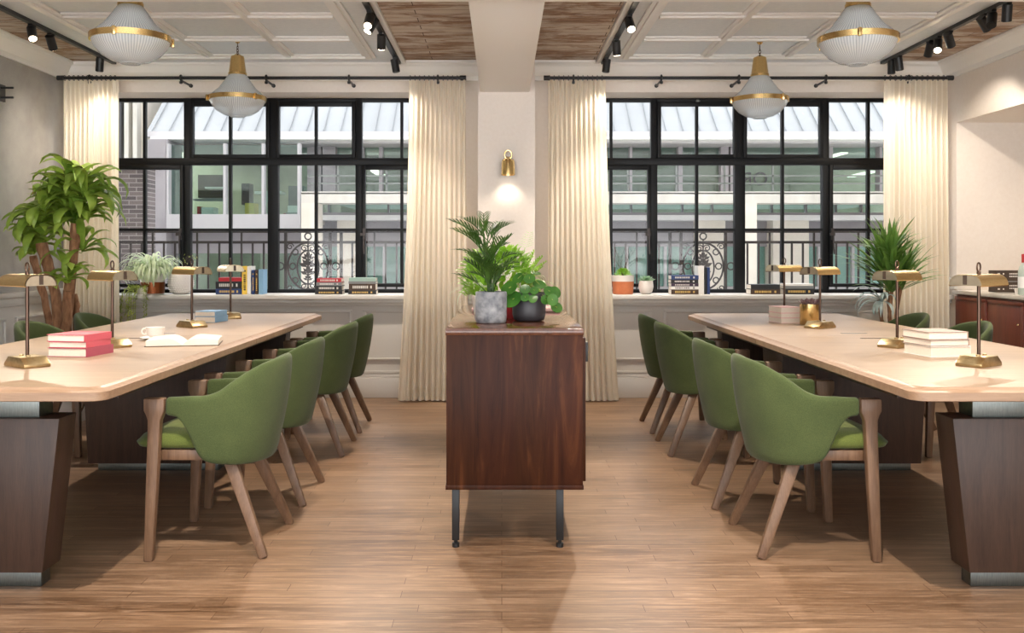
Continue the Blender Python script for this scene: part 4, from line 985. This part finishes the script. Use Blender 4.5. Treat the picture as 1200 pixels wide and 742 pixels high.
# spiky dracaena, right
D1 = 7.05; t = thing('dragon_tree', 'spiky thin leaved dragon tree in the right corner before the curtain', 'plant', (2.90, D1, 0)); ox = 2.90
pot(t, [(0.13, 0), (0.165, 0.33), (0.175, 0.34), (0.175, 0.37), (0.16, 0.37), (0.155, 0.34), (0.0, 0.34)], 'darkpot', soil=(0.155, 0.36))
def q1(px, py, dy=0): v = P(px, py, D1+dy); return (v.x-ox, dy, v.z)
for k, (pts, dy) in enumerate([([(1046, 405), (1042, 372), (1045, 340)], -0.02), ([(1052, 405), (1050, 370), (1056, 335)], 0.03), ([(1040, 405), (1034, 380), (1030, 352)], 0.0), ([(1048, 405), (1044, 385), (1036, 300)], 0.06)]):
    w_ = [q1(x, y, dy) for x, y in pts]; w_.insert(0, (w_[0][0]*0.5, dy*0.5, 0.35)); MB().tube(w_, 0.013, 8).build('stem', M['bark'], t, smooth=True)
random.seed(5)
for (cpx, cpy), dy, n, L in [((1045, 338), -0.02, 60, 0.42), ((1056, 333), 0.03, 50, 0.40), ((1036, 318), 0.06, 60, 0.40), ((1044, 300), 0.0, 46, 0.30)]:
    m = MB(); c = q1(cpx, cpy, dy)
    for k in range(n):
        az = k*2.399; el = R(random.uniform(20, 88))
        m.leaf((c[0], c[1], c[2]+random.uniform(-0.05, 0.05)), az, el, L*random.uniform(0.7, 1.1), 0.027, random.uniform(0.15, 0.6), 5, 0.15)
    m.build('foliage', M['leaf_spike'], t, smooth=True, angle=80)
m = MB(); c = q1(1034, 352, 0)
for k in range(18):
    m.leaf((c[0], c[1], c[2]), random.uniform(PI*0.7, PI*1.6), R(random.uniform(-5, 50)), random.uniform(0.2, 0.3), 0.026, random.uniform(1.2, 1.9), 6, 0.15)
m.build('silvery_leaves', M['leaf_blue'], t, smooth=True, angle=80)
m = MB(); c = q1(1042, 385, 0)
for k in range(40): m.leaf((c[0]+random.uniform(-0.08, 0.08), random.uniform(-0.06, 0.06), c[2]-0.14), random.uniform(0, 2*PI), R(random.uniform(50, 88)), random.uniform(0.12, 0.24), 0.010, 0.4, 4)
m.build('undergrowth', M['leaf_fern'], t, smooth=True, angle=80)

ZTOP = 0.8903
def frond(m, base, az, el, L, leafL, n=12, droop=1.0, W=0.012):
    p = Vector(base); e = el; d = L/n; pts = [p.copy()]
    for i in range(n):
        dirv = Vector((math.cos(az)*math.cos(e), math.sin(az)*math.cos(e), math.sin(e))); p = p+dirv*d; pts.append(p.copy()); e -= droop/n
        if i >= 2:
            u = i/n; ll = leafL*math.sin(PI*(0.2+0.75*u))**0.7
            for sg in (-1, 1): m.leaf(p, az+sg*R(48), e+R(8), ll, W, 0.5, 3, 0.1)
    m.tube(pts, [0.0025]*len(pts), 4)
# parlour palm in concrete pot
t = thing('parlour_palm', 'feathery dark green palm in a mottled grey concrete pot on the sideboard', 'potted plant', ((575.5-VX)*4.14/FPX, 4.14, ZTOP))
pot(t, [(0.060, 0), (0.066, 0.006), (0.0685, 0.03), (0.0685, 0.13), (0.066, 0.136), (0.061, 0.136), (0.059, 0.12), (0.0, 0.12)], 'concrete', 40, (0.06, 0.122))
random.seed(21); m = MB()
canes = [(-0.02, 0.0, 0.33, 2.9), (0.012, -0.012, 0.27, 1.0), (0.0, 0.02, 0.34, 1.9), (-0.01, -0.02, 0.22, 4.2)]
for cx_, cy_, h_, a0 in canes:
    m.tube([(cx_*0.5, cy_*0.5, 0.11), (cx_, cy_, h_*0.6+0.05), (cx_*1.6, cy_*1.6, h_)], 0.004, 6)
    for k in range(7):
        u = k/6; az = a0+k*2.399; frond(m, (cx_*(0.6+u), cy_*(0.6+u), 0.12+(h_-0.12)*u), az, R(random.uniform(48, 80)), random.uniform(0.12, 0.20), 0.062, 8, random.uniform(0.4, 1.1), 0.009)
for az, L, z_ in ((2.9, 0.22, 0.33), (2.5, 0.17, 0.37), (0.5, 0.15, 0.36), (1.3, 0.16, 0.36), (3.5, 0.2, 0.30)): frond(m, (-0.02, 0, z_-0.03), az, R(66), L, 0.085, 10, 0.9, 0.008)
m.build('fronds', M['leaf_dark'], t, smooth=True, angle=80)
# pilea in dark pot
t = thing('pilea_plant', 'round leaved pilea in a charcoal pot on the sideboard', 'potted plant', ((620-VX)*4.25/FPX, 4.25, ZTOP))
pot(t, [(0.055, 0), (0.068, 0.008), (0.074, 0.03), (0.077, 0.125), (0.074, 0.128), (0.070, 0.125), (0.068, 0.11), (0.0, 0.11)], 'darkpot', 40, (0.07, 0.112))
m = MB(); st = MB()
for (dx, dz, r, dy) in [(0.0, 0.19, 0.028, -0.05), (0.045, 0.165, 0.030, -0.03), (-0.02, 0.145, 0.024, -0.08), (0.02, 0.14, 0.022, -0.09), (0.09, 0.135, 0.032, -0.06), (0.115, 0.13, 0.034, -0.03), (0.12, 0.065, 0.033, -0.06), (0.10, 0.10, 0.028, -0.1),
                        (-0.09, 0.15, 0.040, -0.06), (-0.075, 0.10, 0.046, -0.075), (0.07, 0.10, 0.024, -0.08), (0.015, 0.105, 0.022, -0.10), (-0.05, 0.19, 0.03, 0.0), (0.03, 0.215, 0.024, 0.02), (-0.02, 0.11, 0.022, -0.095)]:
    n_ = Vector((dx*3, dy*5-0.3, 0.35+random.uniform(-0.2, 0.3))); m.disc((dx, dy, dz), n_, r, 16, random.uniform(0.8, 1.0)); st.tube([(dx*0.15, dy*0.15, 0.11), (dx*0.55, dy*0.5, dz+0.02), (dx, dy, dz)], 0.0018, 5)
m.build('round_leaves', M['leaf_pilea'], t, smooth=True, angle=80, solid=0.0015); st.build('stalks', M['leaf_fern'], t)
# lime fern behind, woven basket with hoop handle
t = thing('lime_fern', 'bright lime green bushy fern behind the two front pots on the sideboard', 'potted plant', ((584-VX)*4.52/FPX, 4.52, ZTOP))
pot(t, [(0.055, 0), (0.07, 0.10), (0.066, 0.10), (0.0, 0.09)], 'white_cer', 32, (0.064, 0.094))
random.seed(31); m = MB()
for k in range(700):
    a = random.uniform(0, 2*PI); b = random.uniform(0, PI/2); r = random.uniform(0.6, 1)**0.5
    p = (0.165*r*math.cos(a)*math.sin(b+0.3), 0.11*r*math.sin(a)*math.sin(b+0.3), 0.10+0.22*r*math.cos(b))
    m.leaf(p, a, R(random.uniform(0, 80)), random.uniform(0.03, 0.06), 0.022, 1.2, 3, 0.2)
m.build('foliage', M['leaf_lime'], t, smooth=True, angle=80)
t = thing('flower_basket', 'small basket with a white hoop handle among the sideboard plants', 'basket', ((601-VX)*4.42/FPX, 4.43, ZTOP))
MB().lathe([(0.030, 0), (0.042, 0.10), (0.039, 0.10), (0.028, 0.005), (0, 0.005)], 24).build('basket_body', M['red_cover'], t, smooth=True)
hp = [(-0.04*math.cos(k/14*PI)*1.0, 0, 0.10+0.125*math.sin(k/14*PI)) for k in range(15)]
MB().loft([[(x, -0.014, z), (x, 0.014, z), (x*0.93, 0.014, z-0.004), (x*0.93, -0.014, z-0.004)] for x, y, z in hp]).build('hoop_handle', M['white_cer'], t, smooth=True)
t = thing('asparagus_fern', 'wispy light green fern with thin arching stems at the back right of the sideboard plants', 'potted plant', ((614-VX)*4.70/FPX, 4.70, ZTOP))
pot(t, [(0.05, 0), (0.062, 0.10), (0.058, 0.10), (0.0, 0.09)], 'concrete', 32, (0.057, 0.094))
random.seed(41); m = MB()
for k in range(46): m.leaf((0, 0, 0.10), random.uniform(0, 2*PI), R(random.uniform(35, 85)), random.uniform(0.18, 0.30), 0.007, random.uniform(0.8, 2.0), 7, 0.1)
for k in range(8): frond(m, (0, 0, 0.1), random.uniform(0, 2*PI), R(random.uniform(60, 85)), random.uniform(0.18, 0.26), 0.035, 12, 0.7, 0.007)
m.tube([(0, 0, 0.1), (-0.01, 0, 0.24), (0.005, 0, 0.33)], 0.0015, 5)
for k in range(7):
    for sg in (-1, 1): m.leaf((0.005+k*0.004, 0, 0.33+k*0.012), 0 if sg > 0 else PI, R(25), 0.05*(1-k*0.09), 0.007, 0.4, 4)
m.build('fronds', M['leaf_lime'], t, smooth=True, angle=80)
t = thing('spider_plant', 'pale striped spider plant at the far left among the sideboard plants', 'potted plant', ((566-VX)*4.72/FPX, 4.72, ZTOP))
pot(t, [(0.045, 0), (0.055, 0.09), (0.052, 0.09), (0.0, 0.08)], 'white_cer', 32, (0.05, 0.084))
m = MB()
for k in range(40): m.leaf((0, 0, 0.08), random.uniform(0, 2*PI), R(random.uniform(30, 80)), random.uniform(0.16, 0.26), 0.009, random.uniform(1.2, 2.4), 7, 0.2)
m.build('foliage', M['leaf_pale'], t, smooth=True, angle=80)
t = tag(MB().box(-0.23, 0.23, -0.13, 0.13, 0, 0.018).build('serving_board', M['blush'], bevel=0.004), 'pale pink rectangular board lying behind the plants on the sideboard', 'board'); t.location = (0.075, 5.05, ZTOP)

# sill plants left
t = thing('spider_plant', 'big pale spider plant in a white pot with copper band on the left windowsill', 'potted plant', ((179-VX)*7.9/FPX, 7.9, ZSL))
MB().lathe([(0.085, 0), (0.092, 0.005), (0.096, 0.17), (0.09, 0.17), (0.0, 0.16)], 32).build('pot', M['white_cer'], t, smooth=True, angle=50)
MB().lathe([(0.0925, 0.006), (0.0935, 0.006), (0.097, 0.10), (0.0945, 0.10)], 32, cap=False).build('copper_band', M['copper'], t, smooth=True)
MB().lathe([(0, 0.15), (0.089, 0.15), (0.089, 0.162), (0, 0.165)], 24).build('soil', M['soil'], t)
random.seed(51); m = MB()
for k in range(300):
    az = random.uniform(0, 2*PI); m.leaf((0.03*math.cos(az), 0.03*math.sin(az), 0.165), az, R(random.uniform(25, 88)), random.uniform(0.20, 0.36)*(0.72 if math.sin(az) > 0.2 else 1), 0.019, random.uniform(1.5, 3.0), 8, 0.15)
m.build('foliage', M['leaf_pale'], t, smooth=True, angle=80)
t = thing('textured_vase', 'round white hobnail vase on the left windowsill', 'vase', ((212-VX)*7.9/FPX, 7.9, ZSL))
prof = [(0.055, 0), (0.085, 0.02), (0.102, 0.07), (0.102, 0.11), (0.088, 0.155), (0.066, 0.185), (0.060, 0.185), (0.08, 0.15), (0.09, 0.09), (0.0, 0.02)]
v_ = MB().lathe(prof, 40).build('vase_body', M['white_cer'], t, smooth=True, angle=50); m = MB()
for j in range(9):
    z = 0.022+j*0.018; r = next((prof[i][0]+(prof[i+1][0]-prof[i][0])*(z-prof[i][1])/(prof[i+1][1]-prof[i][1]) for i in range(5) if prof[i][1] <= z <= prof[i+1][1]), 0.1)
    for k in range(30):
        a = 2*PI*(k+0.5*(j % 2))/30; m.lathe([(0.006, -0.003), (0.004, 0.002), (0, 0.004)], 6, (r*math.cos(a), r*math.sin(a), z))
m.build('raised_dots', M['white_cer'], v_, smooth=True)
t = thing('dried_stems', 'thin dry seed stems standing in the hobnail vase', 'dried stems', ((213-VX)*7.9/FPX, 7.9, ZSL+0.02)); m = MB()
for k in range(6): a = random.uniform(-0.5, 0.9); m.tube([(0, 0, 0.01), (a*0.03, 0, 0.18), (0.07*a+0.01, 0.02*math.sin(k), 0.26), (0.13*a+0.03, 0.02*math.sin(k), 0.30)], 0.0015, 4)
m.build('twigs', M['twig'], t); m = MB()
for k in range(26): m.leaf((random.uniform(-0.04, 0.13), random.uniform(-0.02, 0.02), random.uniform(0.22, 0.30)), random.uniform(0, 6.28), random.uniform(-0.5, 1), 0.02, 0.008, 0.3, 2)
m.build('seed_heads', M['leaf_fern'], t)
t = thing('trailing_fern', 'yellow green trailing plant hanging over the edge of the left windowsill', 'potted plant', ((166-VX)*7.79/FPX, 7.79, ZSL))
MB().lathe([(0.04, 0), (0.05, 0.06), (0.046, 0.06), (0.0, 0.05)], 24).build('pot', M['white_cer'], t, smooth=True)
random.seed(61); m = MB()
for k in range(11):
    x = random.uniform(-0.14, 0.15); L = random.uniform(0.12, 0.30); pts = [(x*0.25, 0, 0.05), (x*0.7, -0.07, 0.08), (x, -0.135, 0.02), (x*1.08, -0.145, -L*0.5), (x*1.12, -0.145, -L)]
    m.tube(pts, 0.002, 4)
    for j in range(34):
        u = j/33*3.999; i = int(u); f = u-i; p = Vector(pts[i]).lerp(Vector(pts[i+1]), f); m.leaf(p, random.uniform(PI, 2*PI), R(random.uniform(-50, 40)), random.uniform(0.02, 0.045), 0.011, 1, 3)
m.build('foliage', M['leaf_fern'], t, smooth=True, angle=80)
# sill plants right
t = thing('moss_pot', 'terracotta pot with a white rim, green moss and dry twigs on the right windowsill', 'potted plant', ((730-VX)*7.9/FPX, 7.9, ZSL))
MB().lathe([(0.075, 0), (0.084, 0.004), (0.090, 0.105), (0.0, 0.105)], 36).build('pot', M['terracotta'], t, smooth=True, angle=50)
MB().lathe([(0.0905, 0.105), (0.094, 0.155), (0.088, 0.155), (0.085, 0.14), (0, 0.135)], 36).build('white_rim', M['white_cer'], t, smooth=True, angle=50)
m = MB(); random.seed(71)
for k in range(260):
    a, b = random.uniform(0, 6.28), random.uniform(0, 1); m.leaf((0.06*b*math.cos(a), 0.06*b*math.sin(a), 0.145+0.05*(1-b*b)), a, R(random.uniform(20, 80)), 0.03, 0.008, 1, 3)
m.build('moss', M['leaf_lime'], t, smooth=True, angle=80); m = MB()
for k in range(16):
    p = Vector((0, 0, 0.14)); pts = [p.copy()]; a = random.uniform(0, 6.28); e = random.uniform(0.9, 1.5)
    for j in range(6): p += Vector((math.cos(a)*math.cos(e), 0.5*math.sin(a)*math.cos(e), math.sin(e)))*0.045; pts.append(p.copy()); a += random.uniform(-0.8, 0.8); e += random.uniform(-0.35, 0.2)
    m.tube(pts, 0.0014, 4)
m.build('twigs', M['twig'], t)
t = thing('small_succulent', 'mint green succulent in a small white egg shaped pot on the right windowsill', 'potted plant', ((757-VX)*7.9/FPX, 7.9, ZSL))
pot(t, [(0.035, 0), (0.052, 0.02), (0.062, 0.06), (0.056, 0.11), (0.050, 0.112), (0.05, 0.1), (0, 0.1)], 'white_cer', 32, (0.05, 0.104)); m = MB()
for k in range(46): a = k*2.399; m.leaf((0.03*math.cos(a)*(k % 5)/4, 0.03*math.sin(a)*(k % 5)/4, 0.105), a, R(80-(k % 6)*12), 0.055, 0.022, 0.6, 4, 0.2)
m.build('rosettes', M['mint'], t, smooth=True, angle=80)
# gold cup with dark succulent
t = thing('succulent_cup', 'purple grey succulent in a shiny gold cylinder cup on the right table', 'potted plant', ((949-VX)*5.86/FPX, 5.86, TT))
pot(t, [(0.058, 0), (0.060, 0.003), (0.060, 0.128), (0.056, 0.128), (0.056, 0.115), (0, 0.115)], 'brass', 40, (0.056, 0.118)); m = MB()
for cx_, cy_, cz_, n in [(0, 0, 0.135, 16), (-0.035, -0.01, 0.13, 12), (0.035, -0.01, 0.13, 12), (0.0, -0.035, 0.128, 12), (0.01, 0.035, 0.13, 12)]:
    for k in range(n): a = k*2.399; m.leaf((cx_, cy_, cz_-0.01), a, R(78-k*4), 0.046, 0.022, 0.4, 4, 0.25)
m.build('rosettes', M['succulent'], t, smooth=True, angle=80, solid=0.003)

# ------------------------------------------------------------------ alcove cabinet and the things on it
t = thing('storage_cabinet', 'reddish dark wood cabinet with a marble counter in the right alcove', 'cabinet', (XR, 6.1, 0))
MB().box(0.0, 0.62, -1.6, 1.54, 0.08, 0.86).build('carcass', M['cabinet'], t)
MB().box(0.03, 0.6, -1.6, 1.54, 0.0, 0.08).build('plinth', M['black'], t)
MB().box(-0.035, 0.66, -1.62, 1.555, 0.862, 0.892).build('countertop', M['marble'], t, bevel=0.004)
yy = 1.54
while yy > -1.4:
    d = MB().box(-0.022, 0.0, yy-0.50, yy-0.008, 0.10, 0.845).box(-0.028, -0.022, yy-0.50, yy-0.008, 0.815, 0.845).box(-0.028, -0.022, yy-0.50, yy-0.47, 0.10, 0.815).build('door', M['cabinet'], t, bevel=0.002)
    MB().lathe([(0, 0), (0.008, 0), (0.008, 0.01), (0, 0.012)], 12, (-0.03, yy-0.44, 0.68)).build('knob', M['brass'], d, smooth=True)
    yy -= 0.508
t = thing('gift_box', 'dark brown printed carton standing on the marble counter in the alcove', 'box', ((1178-VX)*7.25/FPX, 7.25, 0.8925))
MB().box(-0.098, 0.11, -0.06, 0.06, 0, 0.165).build('carton', M['box_brown'], t, bevel=0.002)
m = MB()
for z in (0.025, 0.045, 0.115, 0.135):
    x = 0.0
    while x < 0.07: m.box(x, x+0.008, -0.0612, -0.06, z, z+0.010); x += 0.012
for z in (0.02, 0.06, 0.10, 0.135): m.box(-0.088, -0.072, -0.0612, -0.06, z, z+0.010).box(-0.05, -0.040, -0.0612, -0.06, z, z+0.010)
m.build('printing', M['pale_print'], t)
MB().box(-0.098, 0.11, -0.0612, -0.06, 0.078, 0.086).build('band', M['grey_cover'], t)
t = thing('wine_bottle', 'bottle with a red top at the right edge on the marble counter', 'bottle', ((1200-VX)*6.75/FPX, 6.75, 0.8925))
MB().lathe([(0.0, 0), (0.036, 0), (0.038, 0.01), (0.038, 0.17), (0.03, 0.20), (0.014, 0.225), (0.013, 0.24), (0, 0.24)], 28).build('glass_body', M['bottle'], t, smooth=True)
MB().lathe([(0.0385, 0.05), (0.039, 0.05), (0.039, 0.13), (0.0385, 0.13)], 28, cap=False).build('label_band', M['white_cover'], t)
MB().lathe([(0.0145, 0.23), (0.016, 0.23), (0.016, 0.29), (0.0, 0.292)], 20).build('cap', M['red_cap'], t, smooth=True)
t = tag(MB().lathe([(0.0, 0), (0.026, 0), (0.034, 0.045), (0.031, 0.045), (0.023, 0.004), (0, 0.004)], 24).build('small_cup', M['white_cer'], smooth=True), 'small white cup beside the bottle on the marble counter', 'cup'); t.location = ((1192-VX)*6.85/FPX, 6.82, 0.8925)
# black bracket on the left wall
t = thing('wall_bracket', 'small black metal bracket high on the grey left wall', 'bracket', (XL, 6.82, 2.34))
MB().box(0, 0.012, -0.06, 0.06, -0.06, 0.06).build('plate', M['black'], t)
MB().tube([(0.012, 0, 0.035), (0.10, 0, 0.035)], 0.008, 8).build('upper_bar', M['black'], t); MB().tube([(0.012, 0, -0.035), (0.10, 0, -0.035)], 0.008, 8).build('lower_bar', M['black'], t)
